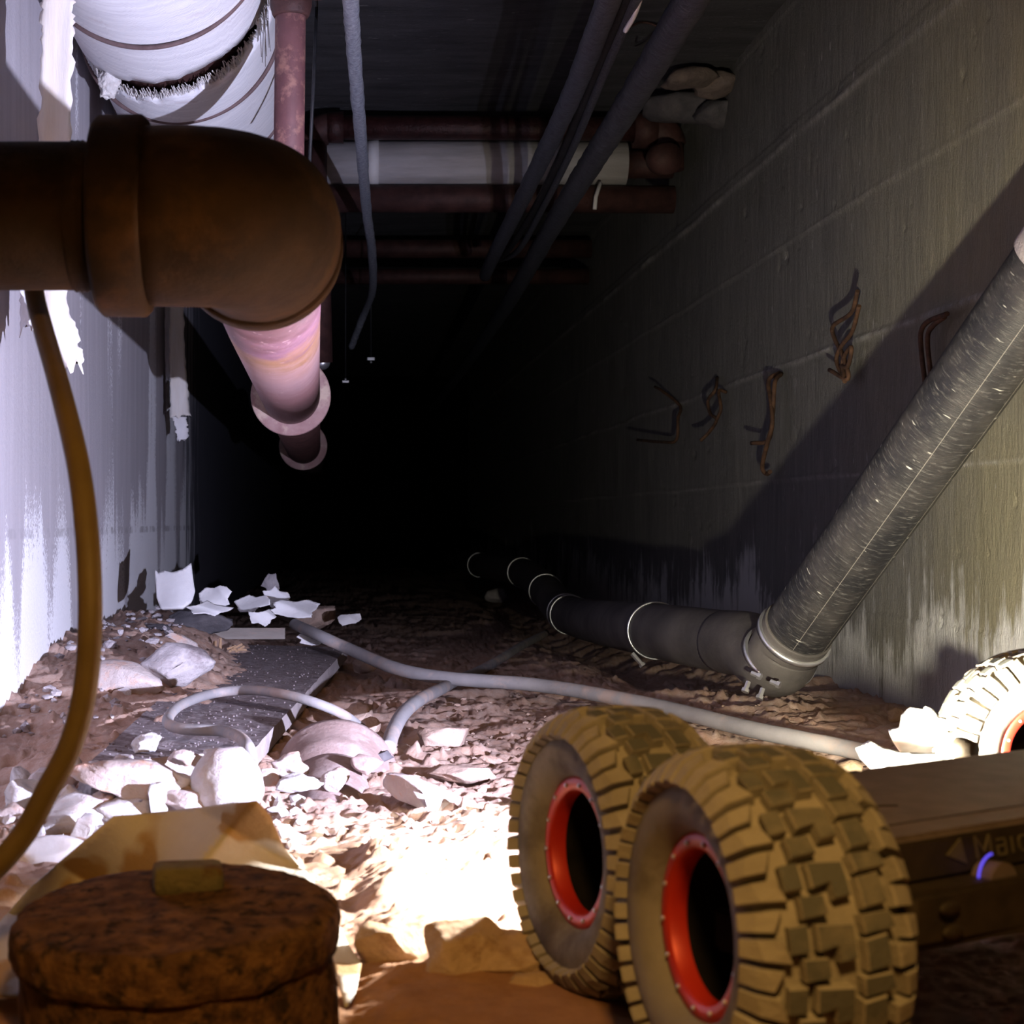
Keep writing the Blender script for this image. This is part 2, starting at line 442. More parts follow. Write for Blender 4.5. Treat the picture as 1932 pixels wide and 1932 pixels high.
def tube(name, path, r, mats, parent=None, seg=20, cap=True, rough=0.0, rf=200, seed=0, up=(0, 0, 1), rfun=None, closed_ends=True):
    path = [Vector(p) for p in path]
    n = len(path)
    T = []
    for i in range(n):
        d = (path[min(i + 1, n - 1)] - path[max(i - 1, 0)]); T.append(d.normalized())
    u = Vector(up)
    if abs(u.dot(T[0])) > 0.95: u = Vector((1, 0, 0))
    u = (u - T[0] * u.dot(T[0])).normalized()
    V = []; L = [0]
    for i in range(1, n): L.append(L[-1] + (path[i] - path[i - 1]).length)
    for i in range(n):
        u = (u - T[i] * u.dot(T[i])).normalized()
        w = T[i].cross(u)
        rr = rfun(L[i], i) if rfun else r
        for k in range(seg):
            a = 2 * math.pi * k / seg
            V.append(path[i] + (u * math.cos(a) + w * math.sin(a)) * rr)
    V = np.array([tuple(v) for v in V])
    if rough:
        dsp = fbm(V[:, 0] * rf, V[:, 1] * rf, V[:, 2] * rf, 3, seed) * rough
        ctr = np.repeat(np.array([tuple(p) for p in path]), seg, 0)
        dr = V - ctr
        dr /= np.maximum(np.linalg.norm(dr, axis=1, keepdims=True), 1e-9)
        V = V + dr * dsp[:, None]
    Fc = []; uv = []
    for i in range(n - 1):
        for k in range(seg):
            k2 = (k + 1) % seg
            Fc.append((i * seg + k, i * seg + k2, (i + 1) * seg + k2, (i + 1) * seg + k))
            uv += [(k / seg, L[i]), ((k + 1) / seg, L[i]), ((k + 1) / seg, L[i + 1]), (k / seg, L[i + 1])]
    if cap:
        Fc.append(tuple(range(seg))[::-1]); uv += [(0.5, 0)] * seg
        Fc.append(tuple((n - 1) * seg + k for k in range(seg))); uv += [(0.5, L[-1])] * seg
    o = from_arrays(name, V, Fc, mats, parent, True, uv)
    if cap:
        o.data.polygons[len(o.data.polygons) - 1].use_smooth = False
        o.data.polygons[len(o.data.polygons) - 2].use_smooth = False
    return o
def lathe_pts(profile, seg, mat):
    """profile = list of (axial, radius); axis = local X"""
    V = []; Fc = []
    n = len(profile)
    for k in range(seg):
        a = 2 * math.pi * k / seg
        for (x, r) in profile: V.append(mat @ Vector((x, r * math.cos(a), r * math.sin(a))))
    for k in range(seg):
        k2 = (k + 1) % seg
        for i in range(n - 1):
            Fc.append((k * n + i, k * n + i + 1, k2 * n + i + 1, k2 * n + i))
    return [tuple(v) for v in V], Fc
def lathe(name, profile, mats, mat, parent=None, seg=48, smooth=True):
    V, Fc = lathe_pts(profile, seg, mat)
    o = from_arrays(name, V, Fc, mats, parent, smooth)
    return o
def axis_mat(loc, axis):
    """matrix whose local X points along axis"""
    q = Vector(axis).to_track_quat('X', 'Z')
    return Matrix.Translation(Vector(loc)) @ q.to_matrix().to_4x4()
def rock(name, loc, size, mats, seed, parent=None, sub=4, cuts=5, rough=0.10, rot=(0, 0, 0), freq=2.2, label=None, cat=None, group=None, keep=0.62):
    rnd = random.Random(seed)
    bm = bmesh.new()
    bmesh.ops.create_icosphere(bm, subdivisions=sub, radius=1)
    V = np.array([tuple(v.co) for v in bm.verts])
    if keep < 0.5:
        V = np.sign(V) * np.abs(V) ** 0.5
        V = V / np.abs(V).max() * 0.92
    for k in range(cuts):
        d = np.array([rnd.gauss(0, 1) for _ in range(3)]); d /= np.linalg.norm(d)
        h = rnd.uniform(keep, 0.86)
        t = V @ d
        ex = np.maximum(t - h, 0)
        V = V - ex[:, None] * d * 0.985
    N = V / np.linalg.norm(V, axis=1, keepdims=True)
    s = seed * 7
    dd = fbm(V[:, 0] * freq + s, V[:, 1] * freq, V[:, 2] * freq, 5, seed, 0.6) * rough * 2
    V = V + N * dd[:, None]
    R = Matrix.Rotation(rot[2], 3, 'Z') @ Matrix.Rotation(rot[1], 3, 'Y') @ Matrix.Rotation(rot[0], 3, 'X')
    R = np.array(R)
    V = (V * np.array(size)) @ R.T
    for v, c in zip(bm.verts, V): v.co = c
    o = from_bm(name, bm, mats, None, True)
    o.location = loc
    if parent is not None: o.parent = parent
    if label: tag(o, label, cat, group)
    return o
def thicken(o, t):
    md = o.modifiers.new('thickness', 'SOLIDIFY'); md.thickness = t; md.offset = 0
    return o
def sheet(name, outline, fn, mats, t=0.0015, parent=None, label=None, cat=None, group=None, res=26, rag=0.0, seed=0):
    """outline polygon in (s,t), fn(s,t)->world point; a grid clipped by the outline"""
    S = np.array(outline, float)
    lo = S.min(0); hi = S.max(0)
    gs = np.linspace(lo[0], hi[0], res + 1); gt = np.linspace(lo[1], hi[1], res + 1)
    def inside(x, y):
        c = False; n = len(S); j = n - 1
        for i in range(n):
            if (S[i, 1] > y) != (S[j, 1] > y) and x < (S[j, 0] - S[i, 0]) * (y - S[i, 1]) / (S[j, 1] - S[i, 1]) + S[i, 0]: c = not c
            j = i
        return c
    idx = {}; V = []; Fc = []
    rnd = random.Random(seed)
    def vid(i, j):
        if (i, j) not in idx:
            idx[(i, j)] = len(V)
            V.append(tuple(fn(gs[i] + rnd.uniform(-rag, rag), gt[j] + rnd.uniform(-rag, rag))))
        return idx[(i, j)]
    for i in range(res):
        for j in range(res):
            if inside((gs[i] + gs[i + 1]) / 2, (gt[j] + gt[j + 1]) / 2):
                Fc.append((vid(i, j), vid(i + 1, j), vid(i + 1, j + 1), vid(i, j + 1)))
    from collections import Counter
    cnt = Counter()
    for f in Fc:
        for a_, b_ in zip(f, f[1:] + f[:1]): cnt[(min(a_, b_), max(a_, b_))] += 1
    bnd = {v for e_, k_ in cnt.items() if k_ == 1 for v in e_}
    inv = {v: k_ for k_, v in idx.items()}
    for v in bnd:
        x, y = gs[inv[v][0]], gt[inv[v][1]]
        best = None
        for i in range(len(S)):
            A_ = S[i]; B_ = S[(i + 1) % len(S)]; d_ = B_ - A_
            t_ = min(1, max(0, float(((x - A_[0]) * d_[0] + (y - A_[1]) * d_[1]) / (d_ @ d_))))
            q_ = A_ + d_ * t_; e_ = ((q_[0] - x) / (hi[0] - lo[0])) ** 2 + ((q_[1] - y) / (hi[1] - lo[1])) ** 2
            if best is None or e_ < best[0]: best = (e_, q_)
        V[v] = tuple(fn(best[1][0] + rnd.uniform(-rag, rag), best[1][1] + rnd.uniform(-rag, rag)))
    o = from_arrays(name, V, Fc, mats, parent, True)
    thicken(o, t)
    if label: tag(o, label, cat, group)
    return o

# ------------------------------------------------------------------ the setting
WR, WL, ZC, YE = 0.70, -0.36, 1.06, 9.0
N_C, F_C, R_C = Vector((0.1655, 0.642, 0.0725)), Vector((0.137, 0.796, 0.0705)), Vector((0.492, 1.115, 0.0735))

def ground(x, y):
    x = np.asarray(x, float); y = np.asarray(y, float)
    h = 0.010 * fbm(x * 3.1, y * 3.1, None, 3, 11)
    # bank of rubble along the left wall
    h = h + 0.060 * sstep(-0.08, -0.30, x) * sstep(1.55, 2.1, y) * sstep(3.6, 2.6, y)
    h = h + 0.030 * sstep(0.02, -0.20, x) * sstep(1.25, 1.6, y) * sstep(3.6, 2.6, y)
    brd = sstep(-0.25, -0.225, x) * sstep(0.03, 0.0, x) * sstep(1.3, 1.14, y) * sstep(2.75, 2.68, y)
    h = h * (1 - brd) - 0.006 * brd
    h = h - 0.030 * sstep(-0.24, -0.34, x) * sstep(1.75, 1.5, y)
    # the floor drops away into the tunnel, a shallow trench lies under the drain
    h = h - 0.030 * sstep(2.2, 3.4, y)
    h = h - 0.035 * gauss(x, 0.50, 0.07) * sstep(2.15, 2.4, y)
    # crest of soil in front of the bright patch, heap in front of the rusty cap
    h = h + 0.004 * sstep(0.90, 0.835, y + 0.10 * (x - 0.02)) * sstep(0.30, 0.05, x)
    h = h + 0.022 * sstep(0.71, 0.655, y) * sstep(-0.075, -0.12, x)
    h = h + 0.012 * gauss(x, 0.60, 0.09) * gauss(y, 1.85, 0.22)
    # flakes: terraced mud
    wx = 0.02 * fbm(x * 9, y * 9, None, 2, 31)
    n = fbm(x * 13 + wx * 60, y * 21, None, 4, 5)
    k = 7.0
    q = n * k; f = q - np.floor(q)
    ter = (np.floor(q) + sstep(0.0, 0.22, f)) / k
    keep = 1 - np.clip(gauss(x, N_C.x, 0.10) * gauss(y, N_C.y, 0.12) + gauss(x, F_C.x, 0.09) * gauss(y, F_C.y, 0.10) + gauss(x, R_C.x, .09) * gauss(y, R_C.y, .09), 0, 1) * 0.9
    fg = sstep(0.74, 0.95, y) * 0.75 + 0.25
    h = h + (0.013 * ter + 0.005 * fbm(x * 38, y * 48, None, 4, 8)) * keep * fg * (1 - 0.8 * brd)
    # drying cracks, mostly across the floor
    cr = fbm(x * 7 + 3, y * 24, None, 4, 77)
    h = h - 0.011 * np.exp(-(cr / 0.022) ** 2) * keep * fg * sstep(0.9, 1.4, y)
    h = h + 0.0020 * fbm(x * 150, y * 150, None, 3, 9) * keep
    h = h + 0.0045 * fbm(x * 46, y * 62, None, 3, 15) * sstep(0.92, 1.0, y) * sstep(1.5, 1.3, y) * keep
    pt = fbm(x * 36, y * 60, None, 4, 19)
    h = h - 0.007 * np.maximum(pt - 0.28, 0) * 3 * sstep(0.95, 1.02, y) * sstep(1.5, 1.35, y) * keep
    # clods
    cl = fbm(x * 60, y * 60, None, 3, 91)
    h = h + 0.008 * np.maximum(cl - 0.34, 0) * 2.2 * keep * fg
    return h
def gz(x, y): return float(ground(np.array([x]), np.array([y]))[0])

def grid_mesh(name, X, Y, Z, mats, attr=None):
    r, c = X.shape
    V = np.stack([X, Y, Z], -1).reshape(-1, 3)
    i = np.arange(r - 1)[:, None] * c + np.arange(c - 1)[None, :]
    Q = np.stack([i, i + 1, i + 1 + c, i + c], -1).reshape(-1, 4)
    me = bpy.data.meshes.new(name)
    me.vertices.add(len(V)); me.vertices.foreach_set('co', V.ravel())
    me.loops.add(len(Q) * 4); me.loops.foreach_set('vertex_index', Q.ravel().astype(np.int32))
    me.polygons.add(len(Q)); me.polygons.foreach_set('loop_start', (np.arange(len(Q)) * 4).astype(np.int32))
    me.polygons.foreach_set('loop_total', np.full(len(Q), 4, np.int32))
    me.polygons.foreach_set('use_smooth', np.ones(len(Q), bool))
    me.update(calc_edges=True)
    if attr is not None:
        a = me.attributes.new(attr[0], 'FLOAT', 'POINT'); a.data.foreach_set('value', attr[1].ravel().astype(np.float32))
    me.materials.append(MAT[mats])
    o = bpy.data.objects.new(name, me); C.objects.link(o)
    return o

rows = np.concatenate([np.linspace(0.25, 0.66, 60)[:-1], 1 / np.linspace(1 / 0.66, 1 / 6.0, 760), np.linspace(6.1, YE, 12)])
cols = np.linspace(WL - 0.03, WR + 0.03, 620)
GX, GY = np.meshgrid(cols, rows)
floor = grid_mesh('floor', GX, GY, ground(GX, GY), 'dirt'); tag(floor, 'reddish dirt floor of the tunnel, flaked and cracked', None, None, 'structure')

# right wall
wz = np.linspace(-0.12, ZC + 0.02, 330)
wy = np.concatenate([np.linspace(0.2, 1.4, 60)[:-1], 1 / np.linspace(1 / 1.4, 1 / 5.0, 420), np.linspace(5.1, YE, 14)])
WY, WZ = np.meshgrid(wy, wz)
seam = np.zeros_like(WY)
wob = 0.004 * fbm(WY * 5, WZ * 2, None, 3, 3)
for zs, wd, st in ((H + 0.066, 0.0022, .5), (H + 0.250, 0.0035, .9), (H + 0.44, 0.002, .35), (H + 0.60, 0.006, 1.0)):
    seam += st * np.exp(-((WZ - zs - wob) / wd) ** 2) * (0.55 + 0.9 * np.clip(fbm(WY * 9, WZ * 9, None, 3, 21), -0.4, 1))
step = 0.0012 * (np.floor((WZ - H - 0.066 - wob) / 0.185) % 2)
pit = np.maximum(fbm(WY * 60, WZ * 35, None, 4, 41) - 0.50, 0) * (fbm(WY * 5, WZ * 5, None, 2, 44) > 0.05)
WX = WR - 0.004 * seam - 0.004 * fbm(WY * 4, WZ * 4, None, 3, 2) - 0.0008 * fbm(WY * 70, WZ * 18, None, 3, 6) + step + 0.02 * pit
wall_right = grid_mesh('wall_right', WX, WY, WZ, 'wall_concrete', ('seam', np.clip(seam, 0, 1)))
tag(wall_right, 'board-marked grey concrete wall with chalky foot', None, None, 'structure'); thicken(wall_right, 0.0)
wall_right.modifiers.clear()

wzl = np.linspace(-0.12, ZC + 0.02, 120); wyl = np.linspace(0.2, YE, 260)
LY, LZ = np.meshgrid(wyl, wzl)
LX = WL + 0.003 * fbm(LY * 3, LZ * 3, None, 3, 61) + 0.0008 * fbm(LY * 40, LZ * 8, None, 3, 62)
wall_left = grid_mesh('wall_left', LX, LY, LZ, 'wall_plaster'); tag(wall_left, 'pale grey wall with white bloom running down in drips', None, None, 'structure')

cxs = np.linspace(WL - 0.03, WR + 0.03, 120); cys = np.linspace(0.2, YE, 420)
CXg, CYg = np.meshgrid(cxs, cys)
CZg = ZC + 0.004 * fbm(CXg * 5, CYg * 5, None, 3, 51) + 0.0025 * fbm(CXg * 14, CYg * 60, None, 3, 52)
ceiling = grid_mesh('ceiling', CXg, CYg, CZg, 'ceiling_concrete'); tag(ceiling, 'dark rough concrete ceiling slab', None, None, 'structure')
bm = bmesh.new(); box(bm, ((WL + WR) / 2, YE + 0.02, 0.47), (WR - WL + 0.1, 0.04, 1.3))
tag(from_bm('wall_back', bm, 'void'), 'far end wall lost in the dark', None, None, 'structure')

# broken edge of the ceiling slab beside the right wall
for k, (px, py, Y, s, mt) in enumerate(((1300, 150, 2.86, (0.050, 0.05, 0.020), 'stone_dim'), (1345, 158, 2.88, (0.045, 0.05, 0.024), 'stone_dim'), (1290, 205, 3.0, (0.08, 0.06, 0.03), 'stone_dark'), (1360, 215, 2.95, (0.05, 0.05, 0.025), 'stone_dark'))):
    p = P(px, py, Y)
    rock('broken_concrete', p, s, mt, 200 + k, parent=ceiling, sub=3, rough=0.14)

# ------------------------------------------------------------------ robot wheels
def build_wheel(robot, c, axis, hw=0.033, R=0.0725, steer=0, period=20, seed=1):
    """axis = outward direction of the face that is seen"""
    mt = axis_mat(c, axis)
    lug = 0.0058
    Rc = R - lug
    half = [(0.0, Rc), (0.35, Rc - 0.0004), (0.62, Rc - 0.0014), (0.84, Rc - 0.0045), (0.98, Rc - 0.0100), (1.03, Rc - 0.0165), (0.98, Rc - 0.023), (0.84, Rc - 0.028), (0.66, Rc - 0.0305)]
    pr = [(-x * hw, r) for x, r in half[::-1]][:-1] + [(x * hw, r) for x, r in half]
    cpr = catm2(pr, 3)
    tire = lathe('tire', cpr, ['tire_side', 'tire_dust'], mt, robot, 88)
    tire.data.polygons.foreach_set('material_index', [1 if (cpr[i][1] + cpr[i + 1][1]) / 2 > Rc - 0.009 else 0 for k in range(88) for i in range(len(cpr) - 1)])
    # arc length parameter along the outer half profile
    fine = catm2(half_scaled(half, hw), 8)
    al = [0]
    for i in range(1, len(fine)): al.append(al[-1] + math.hypot(fine[i][0] - fine[i - 1][0], fine[i][1] - fine[i - 1][1]))
    def prof(q):
        sgn = -1 if q < 0 else 1
        L = abs(q) * hw * 1.0
        i = 1
        while i < len(al) - 1 and al[i] < L: i += 1
        t = (L - al[i - 1]) / (al[i] - al[i - 1])
        x = fine[i - 1][0] + (fine[i][0] - fine[i - 1][0]) * t
        r = fine[i - 1][1] + (fine[i][1] - fine[i - 1][1]) * t
        dx = fine[i][0] - fine[i - 1][0]; dr = fine[i][1] - fine[i - 1][1]
        l = math.hypot(dx, dr)
        return sgn * x, r, sgn * (-dr / l), dx / l
    cells = [
        [(-1.14, .06), (-.66, .02), (-.62, .40), (-1.14, .44)],
        [(-1.14, .54), (-.80, .50), (-.74, .90), (-1.14, .93)],
        [(-.55, .10), (-.24, .00), (-.20, .52), (-.50, .62)],
        [(-.62, .70), (-.22, .60), (-.18, .92), (-.56, .98)],
        [(-.12, .22), (.10, .16), (.12, .46), (.36, .36), (.38, .80), (-.08, .80)],
        [(.20, -.06), (.52, -.14), (.54, .24), (.24, .26)],
        [(.46, .34), (.66, .30), (.68, .76), (.48, .80)],
        [(.62, .16), (1.14, .20), (1.14, .56), (.72, .56)],
        [(.78, .66), (1.14, .68), (1.14, 1.06), (.70, 1.02)],
    ]
    bm = bmesh.new()
    rnd = random.Random(seed)
    def pt(q, t, h):
        x, r, nx, nr = prof(q)
        a = 2 * math.pi * t / period
        rr = r + nr * h
        return mt @ Vector((x + nx * h, rr * math.cos(a), rr * math.sin(a)))
    for k in range(period):
        for ci, poly in enumerate(cells):
            cq = sum(p[0] for p in poly) / len(poly); ct = sum(p[1] for p in poly) / len(poly)
            # subdivide edges so the lug follows the curve
            pts = []
            for i, p in enumerate(poly):
                q = poly[(i + 1) % len(poly)]
                for s in (0, 0.5): pts.append((p[0] + (q[0] - p[0]) * s, p[1] + (q[1] - p[1]) * s))
            hh = lug * rnd.uniform(0.92, 1.04)
            B = [bm.verts.new(pt(q, k + t, -0.001)) for q, t in pts]
            Mm = [bm.verts.new(pt(cq + (q - cq) * 0.97, k + ct + (t - ct) * 0.97, hh * 0.82)) for q, t in pts]
            T = [bm.verts.new(pt(cq + (q - cq) * 0.90, k + ct + (t - ct) * 0.90, hh)) for q, t in pts]
            n = len(pts)
            for i in range(n):
                j = (i + 1) % n
                bm.faces.new((B[i], B[j], Mm[j], Mm[i]))
                bm.faces.new((Mm[i], Mm[j], T[j], T[i]))
            f = bm.faces.new(T); f.material_index = 1 if (abs(cq) < 0.75) else 0
        # thin rib between the blocks
        for q in (-0.58, 0.42):
            a = [pt(q + 0.02, k + 0.02, -0.001), pt(q + 0.02, k + 0.02, .002), pt(q + .10, k + .28, .002), pt(q + .10, k + .28, -.001)]
    tread = from_bm('tread', bm, ['tire_dust', 'tire_top'], tire)
    # red bead ring, inner barrel, hub
    xo = 0.66 * hw - 0.0005
    ro = Rc - 0.0300; ri = ro - 0.0065
    ring = lathe('bead_ring', [(xo - 0.005, ri), (xo + 0.002, ri), (xo + 0.004, ri + 0.0012), (xo + 0.004, ro - 0.001), (xo + 0.003, ro + 0.001), (xo - 0.004, ro + 0.0015), (xo - 0.005, ri)], ['bead_red'], mt, robot, 64)
    bme = None
    for k in range(14):
        a = 2 * math.pi * (k + 0.3) / 14
        rm = (ro + ri) / 2
        if bme is None:
            b = bmesh.new(); bmesh.ops.create_uvsphere(b, u_segments=8, v_segments=5, radius=0.0011)
            bme = bpy.data.meshes.new('bolt'); b.to_mesh(bme); b.free(); bme.materials.append(MAT['steel'])
        bo = bpy.data.objects.new('bolt', bme); bo.location = mt @ Vector((xo + 0.0042, rm * math.cos(a), rm * math.sin(a)))
        C.objects.link(bo); bo.parent = ring
    hub = lathe('wheel_hub', [(-xo, ri + 0.004), (xo - 0.0045, ri + 0.0030), (xo - 0.006, ri + 0.002), (-0.012, ri + 0.001), (-0.012, 0.012), (-0.004, 0.010), (-0.003, 0.0065), (0.003, 0.005), (0.003, 0.0001)], ['wheel_black'], mt, robot, 40)
    return tire
def half_scaled(h, hw): return [(x * hw, r) for x, r in h]
def catm2(p, n):
    pts = catmull([(a, b, 0) for a, b in p], n)
    return [(v.x, v.y) for v in pts]

robot = empty('inspection_robot', (0.30, 0.82, 0.0), 'low black wheeled inspection robot with dusty knobbly tires and red wheel rings', 'robot')
aN = Vector((-math.cos(math.radians(13)), -math.sin(math.radians(13)), 0.02)).normalized()
aF = Vector((-math.cos(math.radians(17)), -math.sin(math.radians(17)), 0.03)).normalized()
aR = Vector((-0.10, -0.99, 0.03)).normalized()
build_wheel(robot, N_C, aN, 0.0315, 0.0725, seed=1)
build_wheel(robot, F_C, aF, 0.0305, 0.0725, seed=2)
build_wheel(robot, R_C, aR, 0.032, 0.0735, seed=3)

# body: u runs right and away, v left and away
ang = math.radians(32)
U = Vector((math.cos(ang), math.sin(ang), 0)); Vv = Vector((-math.sin(ang), math.cos(ang), 0))
O = Vector((0.205, 0.62, 0))
BM4 = Matrix(((U.x, Vv.x, 0, O.x), (U.y, Vv.y, 0, O.y), (0, 0, 1, 0), (0, 0, 0, 1)))
def prism(name, poly, z0, z1, mats, parent, bev=0.0015, slope=None):
    bm = bmesh.new()
    B = [bm.verts.new((a, b, z0)) for a, b in poly]
    T = [bm.verts.new((a, b, z1 if slope is None else slope(a, b))) for a, b in poly]
    n = len(poly)
    bm.faces.new(B[::-1]); bm.faces.new(T)
    for i in range(n): bm.faces.new((B[i], B[(i + 1) % n], T[(i + 1) % n], T[i]))
    if bev: bmesh.ops.bevel(bm, geom=bm.edges[:], offset=bev, segments=2, affect='EDGES')
    for v in bm.verts: v.co = BM4 @ v.co
    return from_bm(name, bm, mats, parent)
cover = prism('top_cover', [(0.000, 0.0), (0.50, 0.0), (0.50, 0.128), (0.150, 0.128), (0.128, 0.118), (0.085, 0.098), (0.02, 0.085), (0.0, 0.06)], 0.0915, 0.110, 'robot_black', robot, 0.002)
chassis = prism('chassis', [(0.01, -0.012), (0.08, -0.016), (0.50, -0.016), (0.50, 0.120), (0.0, 0.110), (0.0, 0.0)], 0.068, 0.0910, 'robot_side', robot, 0.003)
side = prism('side_panel', [(0.004, -0.0015), (0.496, -0.0015), (0.496, 0.01), (0.004, 0.01)], 0.0918, 0.1078, 'robot_side', robot, 0.0008)
prism('bracket', [(0.030, 0.112), (0.100, 0.112), (0.100, 0.130), (0.030, 0.130)], 0.088, 0.104, 'robot_side', robot, 0.002)
prism('bracket', [(0.106, 0.118), (0.150, 0.118), (0.150, 0.134), (0.106, 0.134)], 0.090, 0.1085, 'robot_side', robot, 0.002)
prism('panel_groove', [(0.01, 0.0190), (0.49, 0.0190), (0.49, 0.0200), (0.01, 0.0200)], 0.1098, 0.1103, 'robot_side', cover, 0)
prism('vent_slot', [(0.045, 0.060), (0.075, 0.047), (0.076, 0.049), (0.046, 0.062)], 0.1098, 0.1104, 'robot_side', cover, 0)
prism('vent_slot', [(0.030, 0.052), (0.052, 0.040), (0.0525, 0.0415), (0.0305, 0.0535)], 0.1098, 0.1104, 'robot_side', cover, 0)
prism('vent_slot', [(0.012, 0.048), (0.030, 0.038), (0.0305, 0.0392), (0.0125, 0.0492)], 0.1098, 0.1104, 'robot_side', cover, 0)
prism('axle_beam', [(-0.03, 0.040), (0.02, 0.040), (0.02, 0.055), (-0.03, 0.055)], 0.060, 0.078, 'wheel_black', robot, 0.002)
prism('axle_beam', [(0.30, 0.20), (0.315, 0.20), (0.315, 0.11), (0.30, 0.11)], 0.062, 0.078, 'wheel_black', robot, 0.002)
for (u, z) in ((0.028, 0.0840), (0.030, 0.0745)):
    bm = bmesh.new()
    bmesh.ops.create_uvsphere(bm, u_segments=12, v_segments=8, radius=0.0042)
    for v in bm.verts: v.co = BM4 @ (Vector((v.co.x * 1.5, v.co.y * 0.4, v.co.z * 0.7)) + Vector((u, -0.0152, z)))
    from_bm('chassis_boss', bm, 'robot_side', chassis, True)
# lettering and arrow mark on the side panel: thin strokes (M a i c, running on out of the picture)
def stroke(bm, a, b, w=0.0009):
    a = Vector((a[0], a[1])); b = Vector((b[0], b[1])); d = (b - a).normalized(); nn = Vector((-d.y, d.x)) * w / 2
    y0, y1 = -0.0022, -0.0012
    q = [a + nn, b + nn, b - nn, a - nn]
    A = [bm.verts.new(BM4 @ Vector((p.x, y0, p.y))) for p in q]; B = [bm.verts.new(BM4 @ Vector((p.x, y1, p.y))) for p in q]
    bm.faces.new(A); bm.faces.new(B[::-1])
    for i in range(4): bm.faces.new((A[i], A[(i + 1) % 4], B[(i + 1) % 4], B[i]))
LET = {'M': [((0, 0), (0, 1)), ((0, 1), (.45, .25)), ((.45, .25), (.9, 1)), ((.9, 1), (.9, 0))],
       'a': [((0, .7), (.5, .7)), ((.5, .7), (.5, 0)), ((.5, 0), (0, 0)), ((0, 0), (0, .4)), ((0, .4), (.5, .4))],
       'i': [((0, 0), (0, .72))],
       'c': [((.5, .7), (.1, .7)), ((.1, .7), (0, .5)), ((0, .5), (0, .2)), ((0, .2), (.1, 0)), ((.1, 0), (.5, 0))]}
bm = bmesh.new()
u0 = 0.0635; z0 = 0.0970; hgt = 0.0092
for ch, adv in (('M', 1.35), ('a', 0.95), ('i', 0.45), ('c', 0.9)):
    for a, b in LET[ch]:
        stroke(bm, (u0 + a[0] * hgt * 1.1 - a[1] * hgt * 0.25, z0 + a[1] * hgt), (u0 + b[0] * hgt * 1.1 - b[1] * hgt * 0.25, z0 + b[1] * hgt))
    u0 += adv * hgt * 1.1
from_bm('lettering', bm, 'lettering', side)
bm = bmesh.new()
tri = [(0.0435, 0.1005), (0.0520, 0.1066), (0.0562, 0.0958)]
A = [bm.verts.new(BM4 @ Vector((a, -0.0022, b))) for a, b in tri]; B = [bm.verts.new(BM4 @ Vector((a, -0.0012, b))) for a, b in tri]
bm.faces.new(A); bm.faces.new(B[::-1])
for i in range(3): bm.faces.new((A[i], A[(i + 1) % 3], B[(i + 1) % 3], B[i]))
from_bm('arrow_mark', bm, 'lettering', side)
# round knob with a blue light ring
bc = Vector((0.0655, -0.004, 0.0905))
bm = bmesh.new()
bmesh.ops.create_cone(bm, cap_ends=True, segments=32, radius1=0.0085, radius2=0.0080, depth=0.010)
for v in bm.verts: v.co = BM4 @ (Vector((v.co.x, v.co.z, v.co.y)) + bc + Vector((0, -0.0035, -0.002)))
knob = from_bm('power_knob', bm, 'robot_black', robot)
tube('light_ring', [BM4 @ (bc + Vector((0.0094 * math.cos(a), -0.0035, 0.0094 * math.sin(a)))) for a in np.linspace(math.radians(96), math.radians(178), 16)], 0.00055, 'ring_blue', knob, 8)
# headlamps
for nm, L, mtl, d in (('headlamp', LA, 'lens_white', Vv), ('headlamp', LB, 'lens_warm', Vv), ('headlamp', LD, 'lens_white', Vector((0, 0, -1)))):
    d = Vector(d)
    c0 = Vector(L) - d * (0.010 if d.z == 0 else 0.003)
    hl = -0.012 if d.z == 0 else -0.006
    hd = lathe(nm, [(hl, 0.0001), (hl, 0.005), (-0.004, 0.007), (0.0, 0.007), (0.0, 0.006), (-0.002, 0.0056), (-0.003, 0.0001)], ['robot_side'], axis_mat(c0, d), robot, 24)
    lathe('lens', [(-0.0025, 0.0055), (-0.001, 0.0035), (-0.0005, 0.0001)], [mtl], axis_mat(c0, d), hd, 24)
prism('light_block_plate', [(0.055, 0.188), (0.40, 0.188), (0.40, 0.193), (0.055, 0.193)], 0.008, 0.088, 'robot_side', robot, 0.001)  # added plate, unseen, keeps lamp light off the floor towards the camera
prism('block_plate_arm', [(0.20, 0.115), (0.215, 0.115), (0.215, 0.192), (0.20, 0.192)], 0.070, 0.082, 'robot_side', robot, 0.0015)  # arm carrying the added light-blocking plate

# ------------------------------------------------------------------ rusty elbow and the pipe behind it
pz = 0.415
elb = empty('pipe_elbow', (-0.08, 0.95, pz - 0.045), 'thick dark rusty pipe elbow with a raised collar, close overhead on the left', 'pipe elbow')
tube('pipe_length', [(-0.40, 0.9375, pz), (-0.25, 0.9375, pz), (-0.120, 0.9375, pz)], 0.0431, 'rust_dark', elb, 48, rough=0.0006, rf=80)
lathe('thread', [(-0.0075, 0.0431), (-0.0068, 0.0442), (-0.0052, 0.0435), (-0.0038, 0.0442), (-0.0022, 0.0435), (-0.0008, 0.0442), (0.0008, 0.0431)], ['rust_dark'], axis_mat((-0.1520, 0.9375, pz), (1, 0, 0)), elb, 48)
lathe('collar', [(-0.015, 0.0435), (-0.015, 0.0555), (-0.012, 0.0585), (0.012, 0.0588), (0.015, 0.056), (0.015, 0.045)], ['rust_dark'], axis_mat((-0.1300, 0.9375, pz), (1, 0, 0)), elb, 64)
arc = [Vector((-0.1185, 0.9375, pz)), Vector((-0.105, 0.9375, pz))]
for a in np.linspace(0, math.pi / 2, 22): arc.append(Vector((-0.0960 + 0.0412 * math.sin(a), 0.9787 - 0.0412 * math.cos(a), pz)))
